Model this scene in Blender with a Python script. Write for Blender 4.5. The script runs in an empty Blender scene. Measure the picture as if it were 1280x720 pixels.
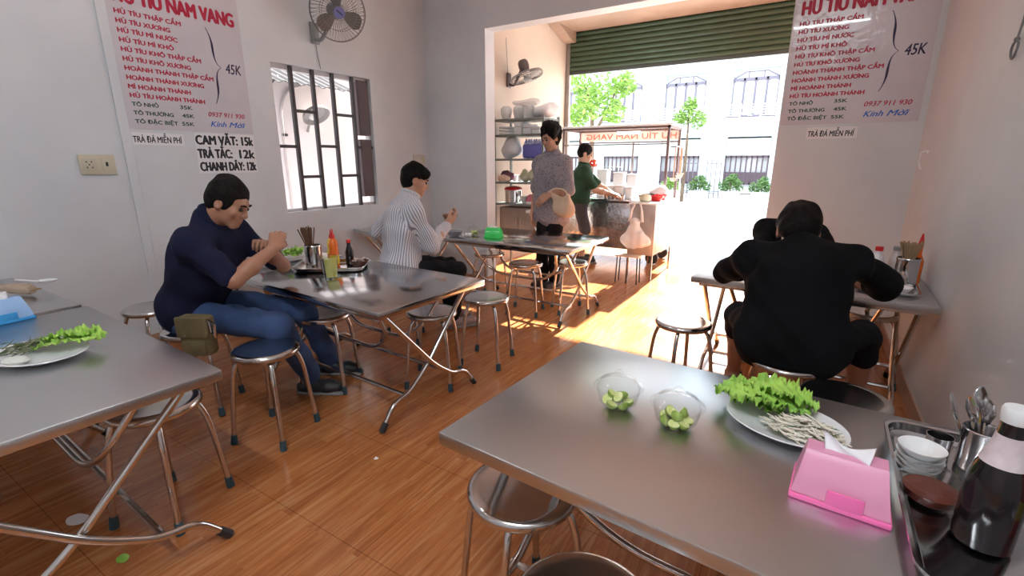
import bpy, bmesh, math, random
import numpy as np
from mathutils import Vector, Matrix, noise as mnoise

SC = bpy.context.scene
COL = SC.collection
PI = math.pi
rnd = random.Random(7)

# ------------------------------------------------------------------ camera
EYE = 1.29
cam_data = bpy.data.cameras.new('camera')
cam_data.sensor_width = 36.0
cam_data.lens = 36.0 * 595.0 / 1280.0
cam_data.clip_start = 0.02
cam_data.clip_end = 200
cam = bpy.data.objects.new('camera', cam_data)
COL.objects.link(cam)
cam.location = (0, 0, EYE)
cam.rotation_euler = (math.radians(90 - 14.86), 0, math.radians(31.67))
SC.camera = cam

# ------------------------------------------------------------------ exposure, sky, sun
SC.view_settings.view_transform = 'Standard'
SC.view_settings.look = 'None'
SC.view_settings.gamma = 1
SC.view_settings.use_curve_mapping = False
SC.view_settings.exposure = 0.22

SKY_STRENGTH = 3.4
SUN_STRENGTH = 42.0
TUBE_POWER = 52.0

w = bpy.data.worlds.new('sky')
SC.world = w
w.use_nodes = True
bg = w.node_tree.nodes['Background']
bg.inputs['Color'].default_value = (0.86, 0.93, 1.0, 1)
bg.inputs['Strength'].default_value = SKY_STRENGTH

sun_d = bpy.data.lights.new('sun', 'SUN')
sun_d.energy = SUN_STRENGTH
sun_d.angle = math.radians(0.8)
sun_d.color = (1.0, 0.97, 0.93)
sun = bpy.data.objects.new('sun', sun_d)
COL.objects.link(sun)
sun.location = (2, 18, 12)
SUN_DIR = Vector((0.012, -1.0, -math.tan(math.radians(32.5)))).normalized()
sun.rotation_euler = SUN_DIR.to_track_quat('-Z', 'Y').to_euler()

# ------------------------------------------------------------------ node materials
MATS = {}


def principled(name, color, rough=0.5, metal=0.0, **kw):
    if name in MATS:
        return MATS[name]
    m = bpy.data.materials.new(name)
    m.use_nodes = True
    b = m.node_tree.nodes['Principled BSDF']
    b.inputs['Base Color'].default_value = (*color, 1)
    b.inputs['Roughness'].default_value = rough
    b.inputs['Metallic'].default_value = metal
    for k, v in kw.items():
        key = k.replace('_', ' ')
        if key in b.inputs:
            b.inputs[key].default_value = v
    MATS[name] = m
    return m


def noisy(name, c1, c2, scale=8.0, rough=0.5, metal=0.0, detail=4.0, stretch=(1, 1, 1), bump=0.0,
          rough2=None, coords='Object', bump_scale=None, lo=0.35, hi=0.65, **kw):
    """a surface whose colour wanders between two tones, with optional bump"""
    if name in MATS:
        return MATS[name]
    m = principled(name, c1, rough, metal, **kw)
    nt = m.node_tree
    b = nt.nodes['Principled BSDF']
    tc = nt.nodes.new('ShaderNodeTexCoord')
    mp = nt.nodes.new('ShaderNodeMapping')
    mp.inputs['Scale'].default_value = stretch
    nz = nt.nodes.new('ShaderNodeTexNoise')
    nz.inputs['Scale'].default_value = scale
    nz.inputs['Detail'].default_value = detail
    rp = nt.nodes.new('ShaderNodeValToRGB')
    rp.color_ramp.elements[0].position = lo
    rp.color_ramp.elements[1].position = hi
    rp.color_ramp.elements[0].color = (*c1, 1)
    rp.color_ramp.elements[1].color = (*c2, 1)
    L = nt.links.new
    L(tc.outputs[coords], mp.inputs['Vector'])
    L(mp.outputs['Vector'], nz.inputs['Vector'])
    L(nz.outputs['Fac'], rp.inputs['Fac'])
    L(rp.outputs['Color'], b.inputs['Base Color'])
    if rough2 is not None:
        b.inputs['Roughness'].default_value = (rough + rough2) / 2
    if bump:
        bp = nt.nodes.new('ShaderNodeBump')
        bp.inputs['Strength'].default_value = bump
        bp.inputs['Distance'].default_value = 0.01
        if bump_scale:
            n2 = nt.nodes.new('ShaderNodeTexNoise')
            n2.inputs['Scale'].default_value = bump_scale
            n2.inputs['Detail'].default_value = 3
            L(mp.outputs['Vector'], n2.inputs['Vector'])
            L(n2.outputs['Fac'], bp.inputs['Height'])
        else:
            L(nz.outputs['Fac'], bp.inputs['Height'])
        L(bp.outputs['Normal'], b.inputs['Normal'])
    return m


def clear(name, tint=(1, 1, 1), ior=1.45, rough=.02):
    """thin clear glass or plastic: sees straight through, shines at the rim"""
    if name in MATS:
        return MATS[name]
    m = bpy.data.materials.new(name)
    m.use_nodes = True
    nt = m.node_tree
    nt.nodes.remove(nt.nodes['Principled BSDF'])
    tr = nt.nodes.new('ShaderNodeBsdfTransparent')
    tr.inputs['Color'].default_value = (*tint, 1)
    gl = nt.nodes.new('ShaderNodeBsdfGlossy')
    gl.inputs['Roughness'].default_value = rough
    lw_ = nt.nodes.new('ShaderNodeLayerWeight')
    lw_.inputs['Blend'].default_value = .35
    pw = nt.nodes.new('ShaderNodeMath')
    pw.operation = 'POWER'
    pw.inputs[1].default_value = 3.2
    fr = nt.nodes.new('ShaderNodeMath')
    fr.operation = 'MULTIPLY_ADD'
    fr.inputs[1].default_value = .60
    fr.inputs[2].default_value = .022
    nt.links.new(lw_.outputs['Facing'], pw.inputs[0])
    nt.links.new(pw.outputs[0], fr.inputs[0])
    mx = nt.nodes.new('ShaderNodeMixShader')
    nt.links.new(fr.outputs[0], mx.inputs['Fac'])
    nt.links.new(tr.outputs['BSDF'], mx.inputs[1])
    nt.links.new(gl.outputs['BSDF'], mx.inputs[2])
    nt.links.new(mx.outputs['Shader'], nt.nodes['Material Output'].inputs['Surface'])
    MATS[name] = m
    return m


def glass(name, color=(1, 1, 1), rough=0.02, ior=1.3):
    if name in MATS:
        return MATS[name]
    return principled(name, color, rough, 0.0, Transmission_Weight=1.0, IOR=ior)


def film(name, color, alpha, rough=0.2, **kw):
    """thin translucent plastic"""
    if name in MATS:
        return MATS[name]
    m = principled(name, color, rough, 0.0, **kw)
    m.node_tree.nodes['Principled BSDF'].inputs['Alpha'].default_value = alpha
    return m


def emitter(name, color, strength):
    if name in MATS:
        return MATS[name]
    m = principled(name, color, 0.4)
    b = m.node_tree.nodes['Principled BSDF']
    b.inputs['Emission Color'].default_value = (*color, 1)
    b.inputs['Emission Strength'].default_value = strength
    return m


# ------------------------------------------------------------------ mesh builder
def fillet(pts, r, n=5):
    """round the inner corners of a polyline"""
    pts = [Vector(p) for p in pts]
    out = [pts[0]]
    for i in range(1, len(pts) - 1):
        a, b, c = pts[i - 1], pts[i], pts[i + 1]
        d1 = (a - b)
        d2 = (c - b)
        rr = min(r, d1.length * .49, d2.length * .49)
        p1 = b + d1.normalized() * rr
        p2 = b + d2.normalized() * rr
        for k in range(n + 1):
            t = k / n
            out.append(p1 * (1 - t) ** 2 + b * 2 * t * (1 - t) + p2 * t * t)
    out.append(pts[-1])
    return out


class MB:
    def __init__(self):
        self.bm = bmesh.new()

    def box(self, c, s, rz=0.0, bevel=0.0, mat=None, seg=2):
        m = Matrix.Translation(c) @ (mat if mat else Matrix.Rotation(rz, 4, 'Z')) @ Matrix.Diagonal((s[0], s[1], s[2], 1))
        r = bmesh.ops.create_cube(self.bm, size=1.0, matrix=m)
        if bevel:
            vs = set(r['verts'])
            es = [e for e in self.bm.edges if e.verts[0] in vs and e.verts[1] in vs]
            bmesh.ops.bevel(self.bm, geom=es, offset=bevel, segments=seg, profile=.5, affect='EDGES')
        return self

    def tube(self, pts, r, seg=8, closed=False, cap=True):
        pts = [Vector(p) for p in pts]
        n = len(pts)
        rs = r if isinstance(r, (list, tuple)) else [r] * n
        rings = []
        up = None
        for i, p in enumerate(pts):
            if closed:
                t = pts[(i + 1) % n] - pts[i - 1]
            else:
                t = pts[min(i + 1, n - 1)] - pts[max(i - 1, 0)]
            if t.length < 1e-9:
                t = Vector((0, 0, 1))
            t.normalize()
            if up is None:
                up = Vector((0, 0, 1)) if abs(t.z) < .9 else Vector((1, 0, 0))
            u = up - t * up.dot(t)
            if u.length < 1e-6:
                u = t.orthogonal()
            u.normalize()
            v = t.cross(u)
            up = u
            rings.append([self.bm.verts.new(p + (u * math.cos(2 * PI * k / seg) + v * math.sin(2 * PI * k / seg)) * rs[i]) for k in range(seg)])
        m = n if closed else n - 1
        for i in range(m):
            A, B = rings[i], rings[(i + 1) % n]
            for k in range(seg):
                self.bm.faces.new((A[k], A[(k + 1) % seg], B[(k + 1) % seg], B[k]))
        if cap and not closed:
            self.bm.faces.new(rings[0][::-1])
            self.bm.faces.new(rings[-1])
        return self

    def lathe(self, prof, seg=24, c=(0, 0, 0), mat=None, sx=1.0, sy=1.0, caps=True):
        M = Matrix.Translation(c) @ (mat if mat else Matrix.Identity(4))
        rings = []
        for (r, z) in prof:
            if r < 1e-6:
                rings.append([self.bm.verts.new(M @ Vector((0, 0, z)))])
            else:
                rings.append([self.bm.verts.new(M @ Vector((r * sx * math.cos(2 * PI * k / seg), r * sy * math.sin(2 * PI * k / seg), z))) for k in range(seg)])
        for A, B in zip(rings, rings[1:]):
            for k in range(seg):
                a, b = A[k % len(A)], A[(k + 1) % len(A)]
                c_, d = B[(k + 1) % len(B)], B[k % len(B)]
                f = []
                for v in (a, b, c_, d):
                    if v not in f:
                        f.append(v)
                if len(f) >= 3:
                    self.bm.faces.new(f)
        if caps:
            for R, rev in ((rings[0], True), (rings[-1], False)):
                if len(R) > 2:
                    try:
                        self.bm.faces.new(R[::-1] if rev else R)
                    except ValueError:
                        pass
        return self

    def prism(self, poly, h, mat=None):
        """extrude an xy polygon by h along z"""
        M = mat if mat else Matrix.Identity(4)
        a = [self.bm.verts.new(M @ Vector((x, y, 0))) for x, y in poly]
        b = [self.bm.verts.new(M @ Vector((x, y, h))) for x, y in poly]
        n = len(poly)
        for i in range(n):
            self.bm.faces.new((a[i], a[(i + 1) % n], b[(i + 1) % n], b[i]))
        self.bm.faces.new(a[::-1])
        self.bm.faces.new(b)
        return self

    def grid(self, fn, nu, nv, thick=0.0):
        V = [[self.bm.verts.new(fn(i / nu, j / nv)) for j in range(nv + 1)] for i in range(nu + 1)]
        fs = []
        for i in range(nu):
            for j in range(nv):
                fs.append(self.bm.faces.new((V[i][j], V[i + 1][j], V[i + 1][j + 1], V[i][j + 1])))
        if thick:
            bmesh.ops.recalc_face_normals(self.bm, faces=fs)
            bmesh.ops.solidify(self.bm, geom=fs, thickness=thick)
        return self

    def ball(self, c, r, sub=2, s=(1, 1, 1), mat=None):
        M = Matrix.Translation(c) @ (mat if mat else Matrix.Identity(4)) @ Matrix.Diagonal((s[0], s[1], s[2], 1))
        bmesh.ops.create_icosphere(self.bm, subdivisions=sub, radius=r, matrix=M)
        return self

    def build(self, name, mat, parent=None, smooth=True, loc=None, rotz=None, angle=35):
        bmesh.ops.recalc_face_normals(self.bm, faces=self.bm.faces[:])
        me = bpy.data.meshes.new(name)
        self.bm.to_mesh(me)
        self.bm.free()
        return link_mesh(name, me, mat, parent, smooth, loc, rotz, angle)


def link_mesh(name, me, mat, parent=None, smooth=True, loc=None, rotz=None, angle=35):
    if mat:
        me.materials.append(mat)
    if smooth:
        me.shade_smooth()
        if angle:
            me.set_sharp_from_angle(angle=math.radians(angle))
    o = bpy.data.objects.new(name, me)
    COL.objects.link(o)
    if parent:
        o.parent = parent
    if loc is not None:
        o.location = loc
    if rotz is not None:
        o.rotation_euler = (0, 0, rotz)
    return o


def tag(o, label, cat, group=None):
    o['label'] = label
    o['category'] = cat
    if group:
        o['group'] = group
    return o


def thing(name, label, cat, loc=(0, 0, 0), rotz=0.0, group=None):
    o = bpy.data.objects.new(name, None)
    o.empty_display_size = .1
    COL.objects.link(o)
    o.location = loc
    o.rotation_euler = (0, 0, rotz)
    return tag(o, label, cat, group)


def struct(o):
    o['kind'] = 'structure'
    return o


def kids(o):
    return [c for c in bpy.data.objects if c.parent == o]


def dup(root, loc, rotz, label, group=None):
    """copy of a thing with its parts and sub-parts"""
    r = root.copy()
    COL.objects.link(r)
    r.location = loc
    r.rotation_euler = (0, 0, rotz)
    r['label'] = label
    if group:
        r['group'] = group

    def rec(src, dst):
        for c in kids(src):
            d = c.copy()
            COL.objects.link(d)
            d.parent = dst
            rec(c, d)
    rec(root, r)
    return r


HORNED = {'Ơ': 'O', 'Ư': 'U', 'Ớ': 'Ó', 'Ờ': 'Ò', 'ơ': 'o', 'ư': 'u', 'ờ': 'ò', 'ớ': 'ó'}


def font_mesh(body, shear):
    cu = bpy.data.curves.new('lettering', 'FONT')
    cu.body = body
    cu.shear = shear
    cu.resolution_u = 3
    o = bpy.data.objects.new('lettering', cu)
    COL.objects.link(o)
    bpy.context.view_layer.update()
    dg = bpy.context.evaluated_depsgraph_get()
    me = bpy.data.meshes.new_from_object(o.evaluated_get(dg))
    bpy.data.objects.remove(o)
    bpy.data.curves.remove(cu)
    return me


def text_mesh(body, width, cap, shear=0.0, bold=0.012, depth=0.0012, M=None):
    """flat lettering: left end at the origin, baseline on x, scaled to a width and a cap height"""
    plain = ''.join(HORNED.get(c, c) for c in body)
    me = font_mesh(plain, shear)
    horns = []
    for i, c in enumerate(body):
        if c in HORNED:
            # the little hook of the horned vowels, set at the upper right of its letter
            base = plain[:i] + ('U' if c in 'Ưư' else 'O' if c.isupper() else 'o')
            tm = font_mesh(base, 0)
            x = max(v.co.x for v in tm.vertices)
            bpy.data.meshes.remove(tm)
            h = .73 if c.isupper() else .55
            horns.append((x - (.10 if c not in 'Ưư' else .02), h - .10, x + .07, h + .09))
    xs = [v.co.x for v in me.vertices]
    x0, x1 = min(xs), max(xs)
    sx = width / (x1 - x0)
    sy = cap / 0.73
    bm = bmesh.new()
    bm.from_mesh(me)
    bpy.data.meshes.remove(me)
    for (xa, ya, xb, yb) in horns:
        q = [(xa - .01, ya + .04), (xb - .055, yb - .07), (xb - .07, yb), (xb + .02, yb), (xb + .03, yb - .08), (xa + .03, ya - .03)]
        bm.faces.new([bm.verts.new((x + shear * y, y, 0)) for x, y in q])
    for v in bm.verts:
        v.co = Vector(((v.co.x - x0) * sx, v.co.y * sy, 0))
    # heavier strokes: the same letters laid over each other with small shifts
    if bold:
        src = bpy.data.meshes.new('tmp')
        bm.to_mesh(src)
        for dx, dy in ((bold, 0), (-bold, 0), (0, bold * .7), (0, -bold * .7)):
            n0 = len(bm.verts)
            bm.from_mesh(src)
            bm.verts.ensure_lookup_table()
            for v in bm.verts[n0:]:
                v.co.x += dx * sy
                v.co.y += dy * sy
                v.co.z += depth * .12 * (1 + (dx > 0) + 2 * (dy > 0) + 3 * (dy < 0))
        bpy.data.meshes.remove(src)
    if M is not None:
        bmesh.ops.transform(bm, matrix=M, verts=bm.verts[:])
    return bm


def lettering(parent, mat, lines, M):
    """lines: (text, u, v, width, cap, shear, bold); every line of writing is a part"""
    for (t, u, v, wd, cap, sh, bo) in lines:
        b2 = text_mesh(t, wd, cap, sh, bo, M=M @ Matrix.Translation((u, v, 0)))
        me = bpy.data.meshes.new('lettering')
        b2.to_mesh(me)
        b2.free()
        link_mesh('lettering', me, mat, parent, smooth=False)


# ------------------------------------------------------------------ shared materials
M_wall = noisy('wall_paint', (0.64, 0.655, 0.68), (0.70, 0.71, 0.73), 2.2, 0.55, bump=0.05, bump_scale=60)
M_cream = noisy('cream_paint', (0.50, 0.38, 0.30), (0.55, 0.43, 0.34), 1.5, 0.6)
M_ceil = principled('ceiling_paint', (0.78, 0.77, 0.76), 0.7)
M_steel = noisy('brushed_steel', (0.56, 0.565, 0.575), (0.60, 0.605, 0.61), 3, 0.26, 1.0, rough2=0.32, detail=3, lo=.2, hi=.8)
M_steelW = noisy('polished_table_steel', (0.56, 0.565, 0.575), (0.60, 0.605, 0.61), 3, 0.13, 1.0, detail=2, bump=.12, bump_scale=5)
M_steel2 = noisy('polished_steel', (0.56, 0.56, 0.57), (0.64, 0.63, 0.63), 3, 0.10, 1.0, rough2=0.17)
M_chrome = noisy('chrome_tube', (0.58, 0.55, 0.53), (0.68, 0.65, 0.63), 6, 0.12, 1.0, rough2=0.2)
M_seat = noisy('stool_steel', (0.55, 0.54, 0.53), (0.64, 0.63, 0.62), 9, 0.11, 1.0, rough2=0.2)
M_rubber = principled('teal_rubber', (0.025, 0.06, 0.075), 0.6)
M_blackrub = principled('black_rubber', (0.02, 0.02, 0.022), 0.5)
M_white = principled('white_plastic', (0.8, 0.8, 0.8), 0.35)
M_ceramic = principled('white_ceramic', (0.82, 0.82, 0.82), 0.12)
M_black = principled('black_plastic', (0.02, 0.02, 0.022), 0.4)
M_iron = principled('dark_iron', (0.035, 0.028, 0.03), 0.45)
M_red = principled('red_plastic', (0.6, 0.02, 0.02), 0.3)
M_redtext = principled('red_print', (0.46, 0.012, 0.05), 0.5)
M_greentext = principled('dark_green_print', (0.015, 0.07, 0.045), 0.5)
M_bluetext = principled('blue_print', (0.02, 0.12, 0.52), 0.5)
M_inktext = principled('dark_ink_print', (0.012, 0.012, 0.02), 0.5)
M_purple = principled('dark_purple_print', (0.02, 0.01, 0.06), 0.5)
# ================================================================== ROOM
XL, XR, YB, ZC = -3.87, 0.602, 4.43, 3.42
YN = -1.6               # wall behind the camera
YS = 7.08               # line of the roller shutter
XP = -3.40              # left wall of the front bay
BT = 0.17               # thickness of the cross wall and beam


def floor_material():
    m = principled('wood_look_tile', (0.5, 0.2, 0.07), 0.16)
    nt = m.node_tree
    b = nt.nodes['Principled BSDF']
    L = nt.links.new
    N = nt.nodes.new
    tc = N('ShaderNodeTexCoord')
    # long planks run towards the street; rows are printed across each big tile
    mp = N('ShaderNodeMapping')
    mp.inputs['Rotation'].default_value = (0, 0, math.radians(90))
    br = N('ShaderNodeTexBrick')
    br.inputs['Scale'].default_value = 1.0
    br.inputs['Mortar Size'].default_value = 0.0006
    br.inputs['Brick Width'].default_value = 0.62
    br.inputs['Row Height'].default_value = 0.1
    br.offset = 0.37
    br.inputs['Color1'].default_value = (0.62, 0.62, 0.62, 1)
    br.inputs['Color2'].default_value = (1, 1, 1, 1)
    br.inputs['Mortar'].default_value = (0.72, 0.72, 0.72, 1)
    L(tc.outputs['Object'], mp.inputs['Vector'])
    L(mp.outputs['Vector'], br.inputs['Vector'])
    m2 = N('ShaderNodeMapping')
    m2.inputs['Scale'].default_value = (34, 2.0, 1)
    L(tc.outputs['Object'], m2.inputs['Vector'])
    # the grain of neighbouring planks does not line up
    addv = N('ShaderNodeVectorMath')
    addv.operation = 'MULTIPLY_ADD'
    addv.inputs[1].default_value = (9, 9, 9)
    L(br.outputs['Color'], addv.inputs[0])
    L(m2.outputs['Vector'], addv.inputs[2])
    nz = N('ShaderNodeTexNoise')
    nz.inputs['Scale'].default_value = 1.0
    nz.inputs['Detail'].default_value = 6
    nz.inputs['Roughness'].default_value = 0.6
    nz.inputs['Distortion'].default_value = 1.4
    L(addv.outputs['Vector'], nz.inputs['Vector'])
    rp = N('ShaderNodeValToRGB')
    e = rp.color_ramp.elements
    e[0].position = 0.30
    e[0].color = (0.31, 0.098, 0.030, 1)
    e[1].position = 0.74
    e[1].color = (0.56, 0.27, 0.115, 1)
    k = rp.color_ramp.elements.new(0.5)
    k.color = (0.44, 0.155, 0.048, 1)
    L(nz.outputs['Fac'], rp.inputs['Fac'])
    mx = N('ShaderNodeMix')
    mx.data_type = 'RGBA'
    mx.blend_type = 'MULTIPLY'
    mx.inputs[0].default_value = 0.28
    L(rp.outputs['Color'], mx.inputs[6])
    L(br.outputs['Color'], mx.inputs[7])
    # the joints of the 60 cm tiles
    b2 = N('ShaderNodeTexBrick')
    b2.offset = 0.0
    b2.inputs['Scale'].default_value = 1.0
    b2.inputs['Brick Width'].default_value = 0.5
    b2.inputs['Row Height'].default_value = 0.5
    b2.inputs['Mortar Size'].default_value = 0.0018
    b2.inputs['Color1'].default_value = (1, 1, 1, 1)
    b2.inputs['Color2'].default_value = (1, 1, 1, 1)
    b2.inputs['Mortar'].default_value = (0.22, 0.16, 0.13, 1)
    m3 = N('ShaderNodeMapping')
    m3.inputs['Location'].default_value = (0.14, 0.13, 0)
    L(tc.outputs['Object'], m3.inputs['Vector'])
    L(m3.outputs['Vector'], b2.inputs['Vector'])
    mx2 = N('ShaderNodeMix')
    mx2.data_type = 'RGBA'
    mx2.blend_type = 'MULTIPLY'
    mx2.inputs[0].default_value = 0.5
    L(mx.outputs[2], mx2.inputs[6])
    L(b2.outputs['Color'], mx2.inputs[7])
    L(mx2.outputs[2], b.inputs['Base Color'])
    n3 = N('ShaderNodeTexNoise')
    n3.inputs['Scale'].default_value = 3.0
    L(tc.outputs['Object'], n3.inputs['Vector'])
    mr = N('ShaderNodeMapRange')
    mr.inputs['To Min'].default_value = 0.10
    mr.inputs['To Max'].default_value = 0.26
    L(n3.outputs['Fac'], mr.inputs['Value'])
    L(mr.outputs['Result'], b.inputs['Roughness'])
    bp = N('ShaderNodeBump')
    bp.inputs['Strength'].default_value = 0.06
    bp.inputs['Distance'].default_value = 0.004
    L(nz.outputs['Fac'], bp.inputs['Height'])
    L(bp.outputs['Normal'], b.inputs['Normal'])
    return m


M_floor = floor_material()
struct(MB().box(((XL + XR) / 2, (YN + YS + .1) / 2, -.05), (XR - XL + .4, YS + .1 - YN, .1)).build('floor', M_floor, smooth=False))
struct(MB().box(((XL + XR) / 2, (YN + YS) / 2, ZC + .06), (XR - XL + .5, YS - YN + .6, .12)).build('ceiling', M_ceil, smooth=False))


def wall_with_hole(name, mat, axis, pos, thick, u0, u1, z0, z1, hu0, hu1, hz0, hz1):
    b = MB()

    def seg(a, c, d, e):
        if c - a < 1e-4 or e - d < 1e-4:
            return
        if axis == 'x':
            b.box((pos, (a + c) / 2, (d + e) / 2), (thick, c - a, e - d))
        else:
            b.box(((a + c) / 2, pos, (d + e) / 2), (c - a, thick, e - d))
    seg(u0, hu0, z0, z1)
    seg(hu1, u1, z0, z1)
    seg(hu0, hu1, z0, hz0)
    seg(hu0, hu1, hz1, z1)
    return struct(b.build(name, mat, smooth=False))


WY0, WY1, WZ0, WZ1 = 2.54, 3.59, 0.858, 2.08
wall_with_hole('wall_left', M_wall, 'x', XL - .06, .12, YN, YB + BT, 0, ZC, WY0, WY1, WZ0, WZ1)
struct(MB().box((XR + .06, (YN + YS + .1) / 2, ZC / 2), (.12, YS + .1 - YN, ZC)).build('wall_right', M_wall, smooth=False))
struct(MB().box(((XL + XR) / 2, YN - .06, ZC / 2), (XR - XL + .24, .12, ZC)).build('wall_near', M_wall, smooth=False))
# the cross wall: a stub on either side and the beam over the wide opening
OX0, OX1, OZ = -3.06, -0.285, 2.605
bw = MB()
bw.box(((XL + OX0) / 2, YB + BT / 2, ZC / 2), (OX0 - XL, BT, ZC))
bw.box(((OX1 + XR) / 2, YB + BT / 2, ZC / 2), (XR - OX1, BT, ZC))
bw.box(((OX0 + OX1) / 2, YB + BT / 2, (OZ + ZC) / 2), (OX1 - OX0, BT, ZC - OZ))
struct(bw.build('wall_back', M_wall, smooth=False))
# front bay
struct(MB().box((XP - .06 - (XP - XL) / 2, (YB + BT + YS) / 2, ZC / 2), (.12 + XP - XL, YS - YB - BT + .2, ZC)).build('wall_front_left', M_cream, smooth=False))
# wall above the shutter
struct(MB().box(((XP + XR) / 2, YS + .1, (3.05 + ZC) / 2), (XR - XP + .1, .12, ZC - 3.05)).build('wall_front', M_cream, smooth=False))
# shutter box under the ceiling
M_box = noisy('brown_box_paint', (0.26, 0.17, 0.12), (0.33, 0.22, 0.16), 3, 0.55)
bx = MB()
bx.box(((XP + XR) / 2, 6.64, 3.27), (XR - XP - .02, .80, .30), bevel=.01)
struct(bx.build('trim_shutter_box', M_box, smooth=False))
bk = MB()
bk.prism([(6.45, 3.125), (7.03, 3.125), (7.03, 2.98), (6.90, 2.98)], .16, Matrix(((0, 0, 1, XP + .01), (1, 0, 0, 0), (0, 1, 0, 0), (0, 0, 0, 1))))
struct(bk.build('trim_bracket', M_box, smooth=False))

# green roller shutter, pulled half up
M_shut = noisy('green_shutter_paint', (0.026, 0.05, 0.025), (0.034, 0.064, 0.032), 4, 0.45)
M_dkgreen = principled('dark_green_edge', (0.04, 0.05, 0.045), 0.5)
door = bpy.data.objects.new('door_1', None)
COL.objects.link(door)
door.location = (0, YS, 0)
struct(door)
ZS0, ZS1 = 2.55, 3.14


def shut(u, v):
    z = ZS0 + .05 + v * (ZS1 - ZS0 - .05)
    ph = (v * (ZS1 - ZS0) / .073) * 2 * PI
    return Vector((XP + .03 + u * (XR - XP - .06), -.022 * abs(math.sin(ph / 2)) ** .7, z))


MB().grid(shut, 1, 120, .004).build('slat_curtain', M_shut, door, angle=60)
MB().box(((XP + XR) / 2, 0, ZS0 + .025), (XR - XP - .06, .035, .05), bevel=.006).build('bottom_rail', M_dkgreen, door)
for xx in (XP + .035, XR - .035):
    MB().box((xx, .0, ZS1 / 2), (.06, .07, ZS1), bevel=.004).build('guide_rail', noisy('rail_paint', (.20, .17, .15), (.26, .22, .2), 6, .5), door)

# skirting tiles along the right wall, and the narrow raised strip of wall beside the menu
M_skirt = noisy('skirting_tile', (0.42, 0.26, 0.18), (0.5, 0.33, 0.24), 12, 0.3)
struct(MB().box((XR - .005, (YN + YB) / 2, .05), (.01, YB - YN, .10)).build('baseboard_right', M_skirt, smooth=False))
struct(MB().box(((OX1 + XR) / 2, YB - .005, .05), (XR - OX1, .01, .10)).build('baseboard_back', M_skirt, smooth=False))
struct(MB().box((XL + .005, (YN + YB) / 2, .05), (.01, YB - YN, .10)).build('baseboard_left', M_skirt, smooth=False))
struct(MB().box((XL + .006, 1.452, ZC / 2), (.012, .056, ZC), bevel=.003).build('trim_1', M_wall, smooth=False))

# ---- window with its iron grille and the open brown leaf
win = bpy.data.objects.new('window_1', None)
COL.objects.link(win)
win.location = (XL, (WY0 + WY1) / 2, WZ0)
struct(win)
WW, WH = WY1 - WY0, WZ1 - WZ0
M_wood = noisy('brown_shutter_wood', (0.075, 0.045, 0.05), (0.11, 0.07, 0.075), 3, 0.5)
M_sill = principled('pale_window_frame', (0.52, 0.49, 0.50), 0.5)
fr = MB()
fr.box((-.07, 0, WH - .02), (.06, WW, .04))
fr.box((-.07, 0, .012), (.06, WW, .024))
fr.box((-.07, -WW / 2 + .012, WH / 2), (.06, .024, WH))
fr.box((-.07, WW / 2 - .012, WH / 2), (.06, .024, WH))
fr.build('window_frame', M_sill, win, smooth=False)
bars = [2.735 - WY0 - WW / 2, 2.95 - WY0 - WW / 2, 3.16 - WY0 - WW / 2, 3.385 - WY0 - WW / 2]
for q in bars:
    MB().box((-.035, q, WH / 2), (.03, .03, WH - .01)).build('bar', M_iron, win, smooth=False)


def hbar(a, c, z):
    MB().box((-.033, (a + c) / 2, z), (.016, c - a, .026)).build('crossbar', M_iron, win, smooth=False)


hbar(-WW / 2, bars[0], .56)
hbar(bars[0], bars[1], .86)
hbar(bars[0], bars[1], .30)
hbar(bars[1], bars[2], .57)
hbar(bars[2], bars[3], .86)
hbar(bars[2], bars[3], .30)
hbar(bars[3], WW / 2, .57)
lf = MB()
lf.box((-.045, WW / 2 - .085, WH * .77), (.05, .135, WH * .42), bevel=.006)
lf.box((-.045, WW / 2 - .085, WH * .30), (.05, .135, WH * .46), bevel=.006)
lf.build('leaf', M_wood, win, smooth=False)
# ================================================================== TABLES
TZ = 0.645


def make_table(label, L=1.22, D=0.76, steel=None):
    """steel folding table; origin on the floor under the middle of the top"""
    t = thing('folding_table', label, 'table', group=None)
    top = MB()
    top.box((0, 0, TZ - .018), (L, D, .036), bevel=.006)
    top.build('tabletop', steel or M_steel, t, angle=40)
    for sy in (-1, 1):
        MB().box((0, sy * (D / 2 - .05), TZ - .046), (L - .08, .03, .022)).build('under_rail', M_chrome, t, smooth=False)
    r = .0125
    hx = L / 2 - .09
    hd = D / 2
    zt = TZ - .04
    for sx in (-1, 1):
        for sy in (-1, 1):
            x = sx * (hx + (.0 if sy > 0 else .028))
            # straight from the corner down to the crossing, then sweeping out to the far foot
            pts = fillet([(x, sy * (hd - .07), zt), (x, -sy * .02, .235), (x, -sy * (hd * .42), .135), (x, -sy * (hd - .13), .125), (x, -sy * (hd - .05), .022)], .10, 6)
            lg = MB().tube(pts, r, 10).build('leg', M_chrome, t, angle=60)
            e = Vector((x, -sy * (hd - .05), .022))
            d = (Vector(pts[-1]) - Vector(pts[-2])).normalized()
            MB().tube([e - d * .03, e + d * .018], [.0155, .0165], 10).build('foot_cap', M_blackrub, lg)
    for sy in (-1, 1):
        # long stretcher low down, and the U-shaped brace that swings down from the top
        MB().tube([(-hx - .014, sy * hd * .45, .132), (hx + .014, sy * hd * .45, .132)], .011, 8).build('stretcher', M_chrome, t)
        y = sy * .10
        pts = fillet([(-hx + .10, y * 2.6, zt), (-hx + .15, y * 1.3, .40), (-hx + .30, y, .30), (hx - .30, y, .30), (hx - .15, y * 1.3, .40), (hx - .10, y * 2.6, zt)], .12, 6)
        MB().tube(pts, .0115, 8).build('brace', M_chrome, t, angle=60)
    return t


def put(o, x, y, deg, L, D):
    o.location = (x, y, 0)
    o.rotation_euler = (0, 0, math.radians(deg))


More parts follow.
